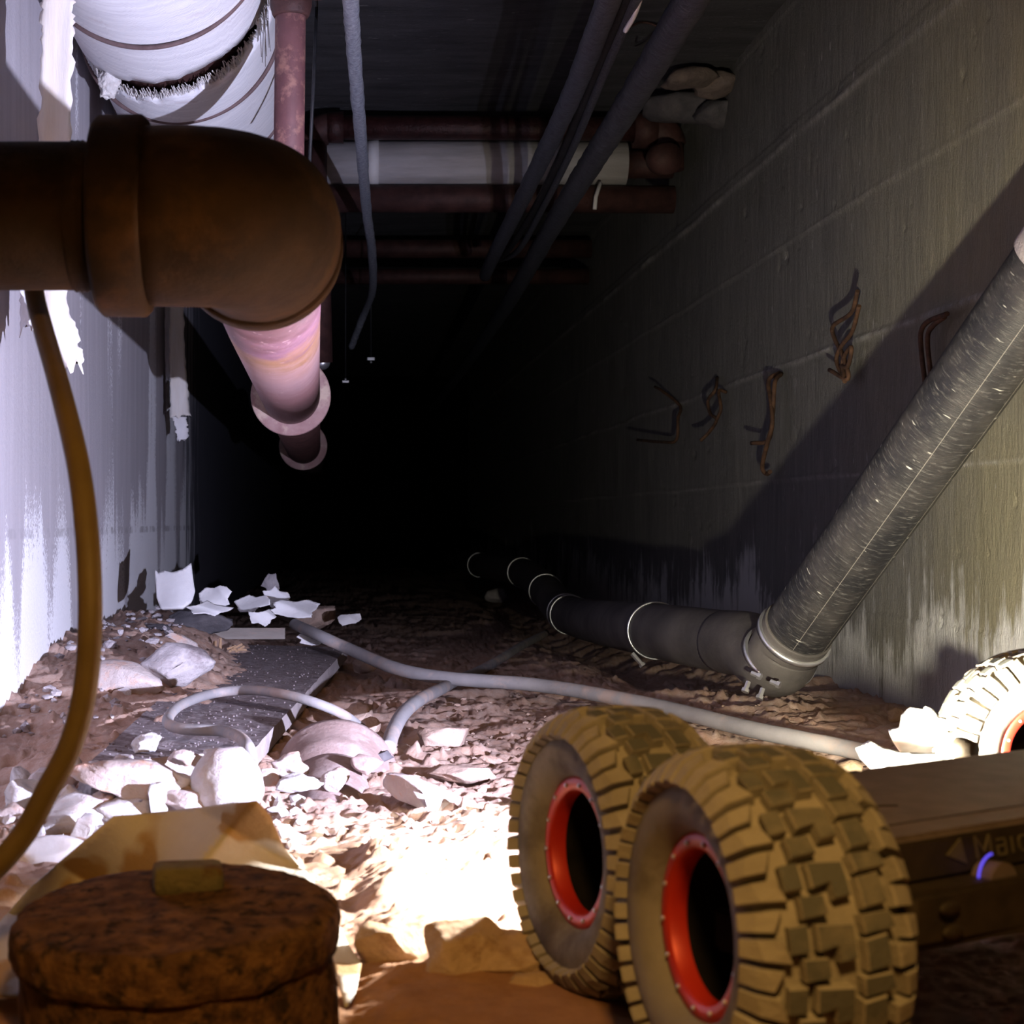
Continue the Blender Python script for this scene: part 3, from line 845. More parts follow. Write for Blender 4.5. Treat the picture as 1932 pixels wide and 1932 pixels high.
arc += [Vector((-0.0548, 0.9975, pz)), Vector((-0.0555, 1.02, pz))]
ae = tube('elbow_body', arc, 0.0525, 'rust_dark', elb, 56, rough=0.0008, rf=50)
lathe('collar', [(-0.012, 0.045), (-0.012, 0.0547), (0.012, 0.0551), (0.015, 0.051), (0.015, 0.0435)], ['rust_dark'], axis_mat((-0.0559, 1.029, pz), (0, 1, 0)), elb, 56)

rp = empty('steam_pipe', (-0.075, 1.9, pz - 0.042), 'reddish pink rusty steam pipe with round flanges running into the dark', 'pipe')
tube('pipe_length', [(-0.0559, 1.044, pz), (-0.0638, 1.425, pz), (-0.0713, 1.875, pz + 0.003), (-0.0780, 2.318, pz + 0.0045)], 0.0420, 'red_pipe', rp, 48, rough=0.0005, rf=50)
tube('pipe_length', [(-0.0780, 2.318, pz + 0.0045), (-0.101, 3.90, pz + 0.003), (-0.125, 8.9, pz)], 0.0420, 'rust_brown', rp, 40)
for (x, y) in ((-0.0785, 2.325), (-0.1005, 3.86)):
    lathe('flange', [(-0.008, 0.041), (-0.008, 0.057), (-0.006, 0.0585), (0.007, 0.0585), (0.008, 0.057), (0.008, 0.042)], ['flange_rust'], axis_mat((x, y, pz + 0.0045), (0, 1, 0)), rp, 56)

# upright pipe with fitting
up = empty('upright_pipe', (-0.0600, 1.78, 0.45), 'slim dull red upright pipe with a brown threaded fitting near the ceiling', 'pipe')
tube('pipe_length', [(-0.0645, 1.78, 0.452), (-0.0605, 1.78, 0.80), (-0.0600, 1.78, 0.83)], 0.0172, 'red_paint', up, 28)
tube('fitting', [(-0.0600, 1.78, 0.800), (-0.0600, 1.78, 0.803), (-0.0600, 1.78, 0.812), (-0.0600, 1.78, 0.87), (-0.0600, 1.78, 0.875)], 0.0235, 'rust_brown', up, 28, rfun=lambda l, i: (0.019, 0.021, 0.0235, 0.0235, 0.021)[i])
tube('side_branch', [(-0.06, 1.78, 0.84), (-0.03, 1.78, 0.84), (-0.026, 1.78, 0.84)], 0.020, 'rust_brown', up, 24)
tube('pipe_length', [(-0.0600, 1.78, 0.875), (-0.0600, 1.78, ZC)], 0.0172, 'red_paint', up, 28)
hg = tube('hanger_rod', [P(597, 14, 2.0), P(592, 150, 2.0), P(583, 330, 2.0)], 0.0022, 'cable_black', None, 8)
tag(hg, 'thin black hanger strip dangling beside the upright red pipe', 'hanger')
hg2 = tube('rod', [P(597, 14, 2.0) + Vector((0, 0, 0.0)), Vector((P(597, 14, 2.0).x, 2.0, ZC))], 0.0022, 'cable_black', hg, 8)

# ------------------------------------------------------------------ big lagged pipe
ix, iz, ir = -0.213, 0.885, 0.131
lag = empty('lagged_pipe', (ix, 1.9, iz - ir), 'large white canvas-lagged pipe with dark straps and a torn band, under the ceiling', 'pipe')
tube('core_pipe', [(ix, 0.9, iz), (ix, 2.0, iz), (ix, 3.0, iz)], 0.114, 'rust_brown', lag, 48, rough=0.001, rf=60)
def jacket(name, y0, y1, e0, e1, seed):
    """lagging sleeve with ragged ends; e0/e1 = raggedness at each end"""
    seg, n = 150, 46
    V = []; Fc = []; uv = []
    for i in range(n + 1):
        t = i / n
        for k in range(seg):
            a = 2 * math.pi * k / seg            # 0 = right, -pi/2 = bottom
            sl = -0.075 * math.cos(a) + 0.02 * math.cos(2 * a)
            ra = float(fbm(np.array([math.cos(a) * 9]), np.array([math.sin(a) * 9]), None, 4, seed)[0])
            ya = y0 + e0 * (sl * 1.0 + 0.016 * ra); yb = y1 + e1 * (sl * 1.0 + 0.016 * ra)
            y = ya + (yb - ya) * t
            r = ir + 0.0016 * math.sin(a * 3 + y * 9) + 0.0012 * float(noise(np.array([y * 14]), np.array([a * 2]), None, 4)[0])
            V.append((ix + r * math.cos(a), y, iz + r * math.sin(a)))
    for i in range(n):
        for k in range(seg):
            k2 = (k + 1) % seg
            Fc.append((i * seg + k, i * seg + k2, (i + 1) * seg + k2, (i + 1) * seg + k))
            ya = V[i * seg + k][1]; yb = V[(i + 1) * seg + k][1]
            uv += [(k / seg, ya), ((k + 1) / seg, ya), ((k + 1) / seg, yb), (k / seg, yb)]
    o = from_arrays(name, V, Fc, ['jacket'], lag, True, uv)
    md = o.modifiers.new('thickness', 'SOLIDIFY'); md.thickness = 0.010; md.offset = 1
    return o
jacket('jacket', 0.9, 1.895, 0, 1, 12)
jacket('jacket', 1.968, 3.0, 1, 0, 14)
for ys, sk in ((1.735, 0.6), (2.062, 0.6), (2.35, 0.5)):
    pts = []
    for k in range(97):
        a = 2 * math.pi * k / 96
        pts.append((ix + (ir + 0.0012) * math.cos(a), ys - 0.03 * sk * math.cos(a), iz + (ir + 0.0012) * math.sin(a)))
    tube('strap', pts, 0.0028, 'strap', lag, 8, cap=False)
# torn mesh along the gap
bm = bmesh.new()
rnd = random.Random(5)
for k in range(260):
    a = -math.pi * (0.02 + 0.96 * k / 260)
    for j in range(2):
        a0 = a + rnd.uniform(-0.02, 0.02); a1 = a + rnd.uniform(-0.045, 0.045)
        sl0 = -0.075 * math.cos(a0) + 0.02 * math.cos(2 * a0)
        ya = 1.970 + sl0 + rnd.uniform(-0.004, 0.012); yb = 1.970 + sl0 - rnd.uniform(0.002, 0.026)
        rr = ir - rnd.uniform(0.0, 0.006)
        bar(bm, (ix + rr * math.cos(a0), ya, iz + rr * math.sin(a0)), (ix + (rr - 0.004) * math.cos(a1), yb, iz + (rr - 0.004) * math.sin(a1)), rnd.uniform(0.0004, 0.0009), 4)
tm = from_bm('torn_mesh', bm, 'fluff', lag); tm['kind'] = 'stuff'
bm = bmesh.new()
for k in range(26):
    p0 = P(500 + rnd.uniform(-18, 6), rnd.uniform(-20, 40), 1.83)
    bar(bm, p0, p0 + Vector((rnd.uniform(-.004, .004), rnd.uniform(-.005, .005), -rnd.uniform(0.01, 0.06))), 0.0005, 4)
tf = from_bm('loose_threads', bm, 'fluff', lag); tf['kind'] = 'stuff'
rock('fibre_clump', P(206, 158, 1.93) , (0.013, 0.011, 0.017), 'fluff', 31, sub=4, cuts=0, rough=0.30, freq=2.6, label='small white fluffy clump of fibre hanging off the torn lagging', cat='fibre clump')

# hanging paper facing
def strip(name, pts, w, depth_w, mats, label, seed, rag=0.002):
    """pts: centre line top to bottom; w(t) half width along X; ragged"""
    n = 40; m_ = 7
    cl = catmull(pts, 10); n = len(cl) - 1
    V = []; Fc = []
    for i, p in enumerate(cl):
        t = i / n
        hw_ = w(t)
        for j in range(m_ + 1):
            s = j / m_ * 2 - 1
            e = 0
            if j in (0, m_): e = rag * float(noise(np.array([i * 1.7 + j]), np.array([seed * 3.3]), None, seed)[0])
            yy = depth_w * (0.6 * s * s + 0.5 * math.sin(3 * s + t * 5))
            zz = 0
            if i == n: zz = 0.012 * float(noise(np.array([j * 1.3]), np.array([2.2]), None, seed + 3)[0])
            V.append((p.x + s * hw_ + e, p.y + yy + 0.35 * s * hw_, p.z + zz))
    for i in range(n):
        for j in range(m_): Fc.append((i * (m_ + 1) + j, i * (m_ + 1) + j + 1, (i + 1) * (m_ + 1) + j + 1, (i + 1) * (m_ + 1) + j))
    o = from_arrays(name, V, Fc, mats, None, True); thicken(o, 0.0012)
    return tag(o, label, 'paper strip')
strip('hanging_strip', [P(108, -25, 1.60), P(107, 20, 1.60), P(107, 100, 1.6), P(104, 280, 1.6), P(98, 420, 1.6), P(95, 560, 1.59), P(112, 640, 1.59), P(136, 690, 1.59)], lambda t: 0.0155 if t < 0.75 else 0.0155 + 0.005 * math.sin((t - 0.75) * 9) - 0.052 * max(0, t - 0.80), 0.006, 'paper_cream', 'long cream paper strip hanging beside the white lagged pipe, its tail torn to a point', 3, 0.003)
strip('hanging_strip', [P(62, 300, 1.66), P(60, 480, 1.66), P(58, 560, 1.66), P(57, 622, 1.66)], lambda t: 0.011, 0.003, 'paper', 'white paper strip behind the yellow-brown hose with a straight torn end', 5, 0.002)
strip('hanging_strip', [P(334, 500, 3.1), P(334, 650, 3.1), P(338, 740, 3.1), P(340, 788, 3.1)], lambda t: 0.012 + 0.007 * t, 0.004, 'paper_cream', 'cream paper strip far down the left wall with a loose scrap at its end', 7, 0.002)
strip('hanging_strip', [P(337, 786, 3.11), P(342, 806, 3.11), P(343, 832, 3.11)], lambda t: 0.013 - 0.003 * t, 0.003, 'paper', 'short torn scrap hanging below the cream strip on the left wall', 9, 0.004)
strip('hanging_strip', [P(318, 560, 3.15), P(318, 650, 3.15), P(320, 718, 3.15)], lambda t: 0.007, 0.002, 'paper', 'narrow torn strip hanging beside the far cream strip', 11, 0.001)

# ------------------------------------------------------------------ cross pipes
def cross(name, label, pts, r, mats, ends=None, seg=28, rough=0.0):
    e = empty(name, Vector(pts[0]) - Vector((0, 0, r)), label, 'pipe')
    tube('pipe_length', pts, r, mats, e, seg, rough=rough, rf=50)
    return e
Yr = 3.14
e1 = cross('cross_pipe', 'glossy dark rust pipe crossing under the ceiling above the white lagged cross pipe', [(-0.02, Yr, 1.014), (0.3, Yr, 1.013), (0.60, Yr, 1.010)], 0.0235, 'rust_gloss', rough=0.001)
lathe('coupling', [(-0.016, 0.022), (-0.016, 0.030), (0.016, 0.031), (0.016, 0.023)], ['rust_gloss'], axis_mat((-0.018, Yr, 1.014), (1, 0, 0)), e1, 32)
arc = [Vector((-0.030 - 0.03 * math.sin(a), Yr + 0.0, 1.014 - 0.03 + 0.03 * math.cos(a))) for a in np.linspace(0, math.pi / 2, 10)]
tube('elbow', arc, 0.029, 'rust_brown', e1, 28)
tube('drop_leg', [(-0.060, Yr, 0.985), (-0.052, Yr + 0.02, 0.8), (-0.046, Yr + 0.05, 0.555)], 0.0225, 'rust_brown', e1, 24)
lathe('coupling', [(-0.022, 0.024), (-0.022, 0.034), (0.022, 0.036), (0.022, 0.024)], ['rust_brown'], axis_mat((0.592, Yr, 1.008), (1, 0, 0)), e1, 32)
arc = [Vector((0.61 + 0.03 * math.sin(a), Yr - 0.002, 1.008 - 0.03 + 0.03 * math.cos(a))) for a in np.linspace(0, math.pi / 2, 10)]
tube('elbow', arc, 0.033, 'rust_brown', e1, 28)
tube('drop_leg', [(0.64, Yr, 0.98), (0.64, Yr, 0.93)], 0.030, 'rust_brown', e1, 24)
e2 = cross('cross_pipe', 'white lagged cross pipe with a short white tape band, under the ceiling', [(-0.035, 3.2, 0.957), (0.3, 3.2, 0.957), (0.565, 3.2, 0.955)], 0.0445, 'lagging', seg=40)
lathe('tape_band', [(-0.010, 0.0445), (-0.010, 0.0460), (0.010, 0.0460), (0.010, 0.0445)], ['paper'], axis_mat((0.058, 3.2, 0.957), (1, 0, 0)), e2, 40)
tube('pipe_stub', [(0.565, 3.2, 0.955), (0.66, 3.2, 0.955)], 0.028, 'rust_brown', e2, 24)
tube('rag', [P(1133, 345, 3.15), P(1124, 372, 3.14), P(1122, 395, 3.14)], 0.004, 'paper', e2, 8)
e3 = cross('cross_pipe', 'dull rust-brown cross pipe beneath the white lagged cross pipe', [(-0.035, 3.19, 0.884), (0.3, 3.19, 0.884), (0.66, 3.19, 0.882)], 0.0275, 'rust_brown')
e4 = cross('cross_pipe', 'dark brown cross pipe farther down the tunnel below the ceiling', [(-0.10, 4.45, 1.00), (0.3, 4.45, 1.00), (0.69, 4.45, 1.0)], 0.026, 'rust_brown')
e5 = cross('cross_pipe', 'dark brown cross pipe farther down the tunnel, the lower of its pair', [(-0.10, 4.5, 0.93), (0.3, 4.5, 0.93), (0.69, 4.5, 0.93)], 0.022, 'rust_brown')
rc = lathe('pipe_plug', [(-0.02, 0.0001), (-0.02, 0.026), (-0.012, 0.030), (0.03, 0.030), (0.03, 0.0001)], ['rust_brown'], axis_mat(P(1250, 300, 3.08), (0.15, -1, -0.2)), e1, 28)
# shiny fittings far back
bolt = rock('shiny_fitting', P(608, 684, 3.19), (0.016, 0.014, 0.015), 'steel', 44, sub=3, cuts=3, rough=0.02, label='shiny rounded metal cap just above the far flange of the red pipe', cat='metal cap')
for k, (px, py, lb) in enumerate(((700, 677, 'small shiny bolt clamp hanging in the dark, with a drop below it'), (652, 720, 'small shiny cross-shaped bolt clamp hanging in the dark'))):
    p = P(px, py, 4.2)
    e = empty('hanger_clamp', p, lb, 'clamp')
    bm = bmesh.new(); box(bm, p, (0.020, 0.004, 0.008) if k == 0 else (0.018, 0.005, 0.006), None, 0.001); from_bm('clamp_plate', bm, 'steel', e)
    bm = bmesh.new(); bmesh.ops.create_uvsphere(bm, u_segments=10, v_segments=6, radius=0.004)
    for v in bm.verts: v.co += p + Vector((0, -0.003, -0.009 if k == 0 else 0.006))
    from_bm('bolt', bm, 'steel', e, True)
    tube('rod', [p, Vector((p.x, p.y, ZC))], 0.002, 'cable_black', e, 6)

# ------------------------------------------------------------------ cables along the ceiling
def cable(name, pts, r, mats, label, cat='cable', n=10, seg=18, rough=0.0, rf=90, seed=0):
    o = tube(name, catmull(pts, n), r, mats, None, seg, rough=rough, rf=rf, seed=seed)
    return tag(o, label, cat)
zc = 0.800
def Pc(px, py, z): return Pz(px, py, z)
cable('wrapped_cable', [Pc(655, -420, zc), Pc(658, -200, zc), Pc(662, 0, zc), Pc(668, 100, zc), Pc(679, 240, zc), Pc(691, 390, zc), Pc(702, 480, zc), Pc(703, 545, zc), Pc(692, 580, zc), P(678, 615, 4.3), P(663, 655, 4.4)], 0.0090, 'cable_wrap', 'pale cloth-wrapped cable hanging straight down the middle of the ceiling', n=16, rough=0.0018, rf=120, seed=3)
cable('wrapped_cable', [Pc(1280, -350, zc), Pc(1148, 0, zc), Pc(1085, 165, zc), Pc(1022, 300, zc), Pc(968, 410, zc), Pc(935, 475, zc - .005), P(915, 520, 3.8)], 0.0140, 'cable_dark', 'grey wrapped cable beside the black twin rails on the ceiling', n=16, rough=0.0015, rf=110, seed=5)
cable('ceiling_rail', [Pc(1320, -350, zc), Pc(1180, 0, zc), Pc(1120, 145, zc), Pc(1060, 290, zc), Pc(1005, 400, zc), Pc(960, 470, zc), P(925, 500, 3.9)], 0.0065, 'cable_black', 'black round conduit between two wrapped cables on the ceiling', 'conduit', seg=10)
cable('ceiling_rail', [Pc(1345, -350, zc - .006), Pc(1200, 0, zc - .006), Pc(1137, 145, zc - .006), Pc(1078, 285, zc - .006), Pc(1020, 400, zc - .006), Pc(975, 475, zc - .006), P(930, 495, 3.95)], 0.0058, 'cable_dark', 'thin dark grey conduit alongside the black one on the ceiling', 'conduit', seg=10)
cable('wrapped_cable', [Pc(1510, -350, zc), Pc(1303, 0, zc), Pc(1205, 165, zc), Pc(1120, 300, zc), Pc(1040, 430, zc), Pc(950, 585, zc), Pc(870, 700, zc), Pc(815, 770, zc)], 0.0190, 'cable_dark', 'thickest dark blue-grey wrapped cable, running under the ceiling beside the right wall', n=18, rough=0.0018, rf=110, seed=8)
cable('rusty_wire', [P(1157, 72, 2.6), P(1190, 50, 2.6), P(1212, 42, 2.62), P(1240, 50, 2.62), P(1252, 70, 2.62), P(1238, 85, 2.62), P(1222, 105, 2.64), P(1208, 120, 2.64)], 0.0022, 'rust_brown', 'tangled rusty tie wire sticking out of the ceiling beside the thick cable', 'wire', seg=6)
cable('rusty_wire', [P(1250, 62, 2.6), P(1246, 82, 2.58), P(1232, 108, 2.58), P(1215, 125, 2.58), P(1216, 112, 2.56)], 0.0018, 'rust_brown', 'looped rusty wire wrapped round the thick ceiling cable', 'wire', seg=6)
cable('torn_scrap', [P(1207, 0, 1.70), P(1196, 30, 1.74), P(1180, 58, 1.78)], 0.0030, 'paper', 'small white torn scrap caught on the grey ceiling conduit', 'scrap', seg=6)

# ------------------------------------------------------------------ wires on the right wall
XW = 0.683
def wires(label, lists, r=0.0030):
    e = empty('rusty_tie_wire', Px(lists[0][0][0], lists[0][0][1], XW), label, 'wire')
    for L in lists:
        tube('strand', catmull([Px(a, b, XW - dx) for a, b, dx in L], 6), r, 'wire_rust', e, 8)
    return e
wires('rusty tie wire on the right wall, kinked like a bracket', [[(1236, 730, .012), (1250, 738, .010), (1283, 766, -.012), (1279, 790, .004), (1276, 830, .008), (1250, 834, .02), (1203, 830, .03)]], 0.0032)
wires('rusty tie wire on the right wall twisted into an eye', [[(1353, 712, -.012), (1350, 735, .004), (1336, 755, .010), (1340, 780, .012), (1352, 792, .010), (1338, 815, .015), (1321, 832, .03)], [(1370, 740, -.012), (1356, 738, .004), (1360, 770, .006), (1352, 792, .010)]], 0.0032)
wires('long straight pair of rusty tie wires on the right wall with a short side prong', [[(1472, 703, -.014), (1450, 718, .006), (1455, 760, .008), (1457, 800, .010), (1448, 835, .012), (1438, 880, .012), (1446, 894, .004), (1453, 890, .004)], [(1474, 705, -.014), (1462, 722, .004), (1458, 780, .006), (1450, 830, .010), (1418, 836, .026)]], 0.0036)
wires('curled rusty tie wire on the right wall with a knotted lower end', [[(1618, 549, .014), (1606, 590, .010), (1572, 615, .006), (1575, 640, .004), (1590, 670, .004), (1600, 715, .006), (1565, 698, .012)], [(1621, 577, .010), (1608, 625, .008), (1588, 652, .006), (1578, 680, .004), (1594, 720, .008)], [(1594, 720, .008), (1590, 680, .004), (1606, 655, .01), (1600, 690, .008), (1586, 690, .004)]], 0.0030)
wires('pair of bent rusty wires on the right wall in the shadow of the black pipe', [[(1787, 592, .010), (1752, 606, .006), (1738, 625, .004), (1738, 660, .004), (1745, 720, .004)], [(1782, 598, .006), (1760, 615, .004), (1750, 640, .004), (1757, 715, .004)]], 0.0030)

# ------------------------------------------------------------------ black drain pipe
dp = empty('drain_pipe', (0.51, 1.83, 0.02), 'black scuffed drain pipe rising along the right wall from a metal band clamp', 'pipe')
b0 = P(1487, 1215, 1.83); b1 = P(1844, 708, 1.53); dirp = (b1 - b0).normalized()
b2 = b1 + dirp * 0.20
tube('pipe_length', [b0 + (b1 - b0) * (i / 30) for i in range(30)] + [b1 + (b2 - b1) * (i / 24) for i in range(25)], 0.0386, 'black_pipe', dp, 64)
tube('pale_coupling', [b1 + dirp * 0.140, b1 + dirp * 0.150, b1 + dirp * 0.18], 0.0415, 'stone_grey', dp, 40)
elbow_pts = [b0 + dirp * 0.02, b0 - dirp * 0.02]
c2 = P(1238, 1190, 2.32)
c1 = P(1440, 1222, 1.90)
el = catmull([b0 + dirp * 0.03, b0, b0 - dirp * 0.035, c1 + (c2 - c1) * 0.10, c1 + (c2 - c1) * 0.3], 8)
tube('coupling_sleeve', el, 0.0405, 'drain_pipe', dp, 48)
def clampband(parent, c, ax, R, w=0.05, bolts=True, lug=None):
    mt = axis_mat(c, ax)
    for sx in (-1, 1):
        bnd = lathe('clamp_band', [(sx * w / 2 - 0.003, R - 0.002), (sx * w / 2 - 0.003, R + 0.0022), (sx * w / 2 + 0.003, R + 0.0022), (sx * w / 2 + 0.003, R - 0.002)], ['steel'], mt, parent, 64)
    return bnd, mt
cb, cm = clampband(dp, b0 - dirp * 0.004, dirp, 0.0418, 0.040)
for s, ang_ in ((0.010, 0), (-0.010, 0.0)):
    pass
def bolt_on(parent, p, ax, r=0.0045, l=0.012):
    bm = bmesh.new(); bar(bm, Vector(p) - Vector(ax) * l / 2, Vector(p) + Vector(ax) * l / 2, r, 6)
    bar(bm, Vector(p) + Vector(ax) * l / 2, Vector(p) + Vector(ax) * (l / 2 + 0.004), r * 1.5, 6)
    return from_bm('clamp_bolt', bm, 'steel', parent)
for px, py in ((1424, 1272), (1460, 1288)):
    bolt_on(cb, P(px, py, 1.765), Vector((0.7, -0.6, -0.3)).normalized(), 0.0028, 0.008)
for px, py in ((1410, 1293), (1437, 1306)):
    bolt_on(cb, P(px, py, 1.78), Vector((-0.4, -0.3, -0.85)).normalized(), 0.0030, 0.009)
d2 = empty('floor_drain', (0.48, 2.6, 0.0), 'dark drain pipe lying along the floor with bright wire clamps, running into the dark', 'pipe')
c3 = P(1075, 1160, 3.35); c4 = P(1030, 1115, 3.9); c5 = P(985, 1080, 4.5); c6 = P(905, 1066, 5.4); c7 = P(850, 1050, 7.0)
path = catmull([c1 + (c2 - c1) * 0.22, c2, c3, c4, c5, c6, c7], 12)
tube('pipe_length', path, 0.0398, 'drain_pipe', d2, 44)
def hoop(c, ax, R, r, parent):
    mt = axis_mat(c, ax)
    return lathe('wire_clamp', [(r * math.cos(t), R + r * math.sin(t)) for t in np.linspace(0, 2 * math.pi, 9)], ['steel'], mt, parent, 56)
def near(path, c):
    i = min(range(1, len(path) - 1), key=lambda k: (path[k] - c).length)
    return path[i], (path[i + 1] - path[i - 1]).normalized()
for c, off in ((c2, 0), (c3, 0), (c3 + (c4 - c3) * 0.08, 0), (c4, 0), (c5, 0), (c6, 0)):
    q, ax = near(path, c)
    hoop(q, ax, 0.0413, 0.0016, d2)
q, ax = near(path, c2)
bolt_on(d2, q + Vector((-0.030, -0.01, -0.040)), Vector((0.6, -0.3, -0.7)).normalized(), 0.0035, 0.02)

# ------------------------------------------------------------------ rusty cap and canvas in the foreground
cc = Vector((-0.077, 0.75, 0.0))
cap = empty('cleanout_cap', cc, 'rust-crusted round pipe cap with a square lug, half buried in the foreground dirt', 'pipe cap')
tl = Matrix.Rotation(math.radians(-2.5), 4, 'Y') @ Matrix.Rotation(math.radians(3), 4, 'X')
capm = Matrix.Translation(cc) @ tl @ Matrix.Rotation(-math.pi / 2, 4, 'Y')
def rough_lathe(name, prof, mats, mt, parent, seg, amp, fr, seed):
    V, Fc = lathe_pts(prof, seg, Matrix.Identity(4))
    V = np.array(V)
    d = fbm(V[:, 0] * fr, V[:, 1] * fr, V[:, 2] * fr, 5, seed, 0.6) * amp
    rad = np.sqrt(V[:, 1] ** 2 + V[:, 2] ** 2) + 1e-6
    V[:, 1] *= 1 + d / rad; V[:, 2] *= 1 + d / rad
    V[:, 0] += fbm(V[:, 1] * fr, V[:, 2] * fr, V[:, 0] * fr, 4, seed + 9, 0.6) * amp
    V = [tuple(mt @ Vector(v)) for v in V]
    return from_arrays(name, V, Fc, mats, parent, True)
def dens(p, n=5):
    out = []
    for i in range(len(p) - 1):
        for k in range(n): out.append((p[i][0] + (p[i + 1][0] - p[i][0]) * k / n, p[i][1] + (p[i + 1][1] - p[i][1]) * k / n))
    return out + [p[-1]]
rough_lathe('cap_body', dens([(0.0560, 0.0005), (0.0565, 0.030), (0.056, 0.060), (0.0548, 0.0715), (0.0515, 0.0765), (0.046, 0.0775), (0.038, 0.0772), (0.034, 0.0755), (0.0325, 0.066)], 7), ['rust_cap'], capm, cap, 150, 0.0024, 60, 3)
rough_lathe('pipe_stub', dens([(0.034, 0.0735), (0.005, 0.0738), (-0.06, 0.0738)], 8), ['rust_cap'], capm, cap, 120, 0.0022, 70, 5)
bm = bmesh.new(); box(bm, (0, 0, 0), (0.034, 0.022, 0.014), None, 0.004)
bmesh.ops.subdivide_edges(bm, edges=bm.edges[:], cuts=2, use_grid_fill=True)
for v in bm.verts: v.co = Matrix.Translation(cc + Vector((0.001, 0.022, 0.0625))) @ Matrix.Rotation(0.15, 4, 'Z') @ v.co
from_bm('square_lug', bm, 'cap_lug', cap, True)

# canvas sheet
cpts = [(-0.30, 0.0), (-0.30, 0.02), (-0.235, 0.083), (-0.19, 0.097), (-0.15, 0.100), (-0.105, 0.104), (-0.085, 0.108), (-0.068, 0.104), (-0.050, 0.080), (-0.040, 0.060), (-0.022, 0.035), (-0.012, -0.005), (-0.016, -0.03), (-0.30, -0.03)]
# outline in camera pixels turned into real points on a crumpled, leaning cloth
OUT = [(-70, 1880), (-60, 1790), (0, 1740), (60, 1672), (215, 1540), (330, 1530), (440, 1514), (485, 1512), (510, 1540), (535, 1600), (590, 1660), (625, 1715), (655, 1780), (682, 1820), (672, 1870), (652, 1905), (640, 1860), (600, 1740), (300, 1750), (100, 1790), (40, 1880)]
def cfn(s, t):
    Y = 0.90 + 0.045 * math.sin(s * 0.006 + 1.0) + 0.030 * (1 - (t - 1500) / 420) + 0.034 * abs(math.sin(s * 0.011 + t * 0.009)) - 0.03 * abs(math.sin(s * 0.007 - t * 0.012))
    Y += 0.05 * max(0, (s - 500) / 180) ** 2 * 0.6
    Y = min(Y, 0.229 * F / (t - CY))
    return P(s, t, Y)
cv = sheet('canvas_sheet', OUT, cfn, 'canvas', 0.0012, label='crumpled tan canvas sheet with an orange-brown stain, propped behind the rusty cap', cat='cloth', res=70)

# ------------------------------------------------------------------ hose hanging at the left
hs = cable('rubber_hose', [P(60, 430, 0.992), P(61, 500, 0.992), P(66, 560, 0.988), P(84, 630, 0.96), P(115, 740, 0.90), P(148, 880, 0.84), P(165, 1020, 0.81), P(170, 1160, 0.80), P(162, 1290, 0.80), P(135, 1400, 0.80), P(90, 1490, 0.80), P(40, 1580, 0.80), P(-40, 1665, 0.80), P(-190, 1780, 0.80), P(-320, 1850, 0.80)], 0.0062, 'hose', 'yellow-brown rubber hose hanging in a curve from behind the rusty elbow pipe', 'hose', n=10, seg=24)

# ------------------------------------------------------------------ cables on the floor
def on(px, py, h, r): # a point of a floor cable: height h above datum
    return Pz(px, py, h)
cB = [(556, 1178, .075), (600, 1198, .068), (660, 1225, .050), (750, 1262, .036), (850, 1280, .030), (1000, 1291, .026), (1120, 1309, .024), (1250, 1335, .022), (1400, 1372, .020), (1500, 1393, .018), (1600, 1413, .015), (1720, 1440, .012)]
cable('floor_cable', [Pz(*c) for c in cB], 0.0088, 'cable_grey', 'long grey cable snaking across the dirt floor towards the robot', n=14, seg=20, rough=0.0004, rf=60)
cC = [(732, 1412, .016), (742, 1380, .026), (762, 1345, .034), (795, 1318, .034), (832, 1300, .026), (862, 1284, .010), (905, 1265, .004), (945, 1243, .004), (985, 1218, .0), (1030, 1195, -.005)]
cbl = cable('floor_cable', [Pz(*c) for c in cC], 0.0075, 'cable_grey', 'short grey cable stub with a pale cut end poking out from under the long cable', n=12, seg=20, rough=0.0004, rf=60)
e0 = Pz(*cC[0]); e1_ = Pz(*cC[1])
lathe('cut_end', [(0.0008, 0.0001), (0.0006, 0.0066), (-0.001, 0.0074), (-0.004, 0.0076)], ['paper'], axis_mat(e0, (e0 - e1_).normalized()), cbl, 20)
cA = [(476, 1443, .028), (470, 1412, .046), (450, 1390, .050), (415, 1379, .050), (370, 1377, .050), (330, 1372, .050), (316, 1358, .050), (340, 1331, .050), (400, 1309, .052), (470, 1302, .056), (540, 1311, .058), (600, 1328, .052), (650, 1350, .038), (690, 1380, .016)]
cable('floor_cable', [Pz(*c) for c in cA], 0.0052, 'cable_grey', 'thin grey cable looped over the gritty dark board', n=10, seg=16)

# ------------------------------------------------------------------ board, lath, clay pipe
bd = empty('gritty_board', (-0.11, 2.0, 0.02), 'wide dark grit-covered board lying on the rubble along the left wall', 'board')
ca = Pz(655, 1222, 0.030); cb_ = Pz(480, 1412, 0.032); cc_ = Pz(165, 1442, 0.036); cd = Pz(415, 1215, 0.045)
bm = bmesh.new()
nn_ = 40; mm_ = 12
tops = []; bots = []
for i in range(nn_ + 1):
    a = cb_.lerp(ca, i / nn_); b = cc_.lerp(cd, i / nn_)
    tr = []; br_ = []
    for j in range(mm_ + 1):
        p = a.lerp(b, j / mm_)
        z = 0.0015 * float(fbm(np.array([p.x * 90]), np.array([p.y * 60]), None, 3, 71)[0])
        tr.append(bm.verts.new(p + Vector((0, 0, z)))); br_.append(bm.verts.new(p + Vector((0, 0, -0.018))))
    tops.append(tr); bots.append(br_)
for i in range(nn_):
    for j in range(mm_):
        bm.faces.new((tops[i][j], tops[i + 1][j], tops[i + 1][j + 1], tops[i][j + 1]))
        bm.faces.new((bots[i][j], bots[i][j + 1], bots[i + 1][j + 1], bots[i + 1][j]))
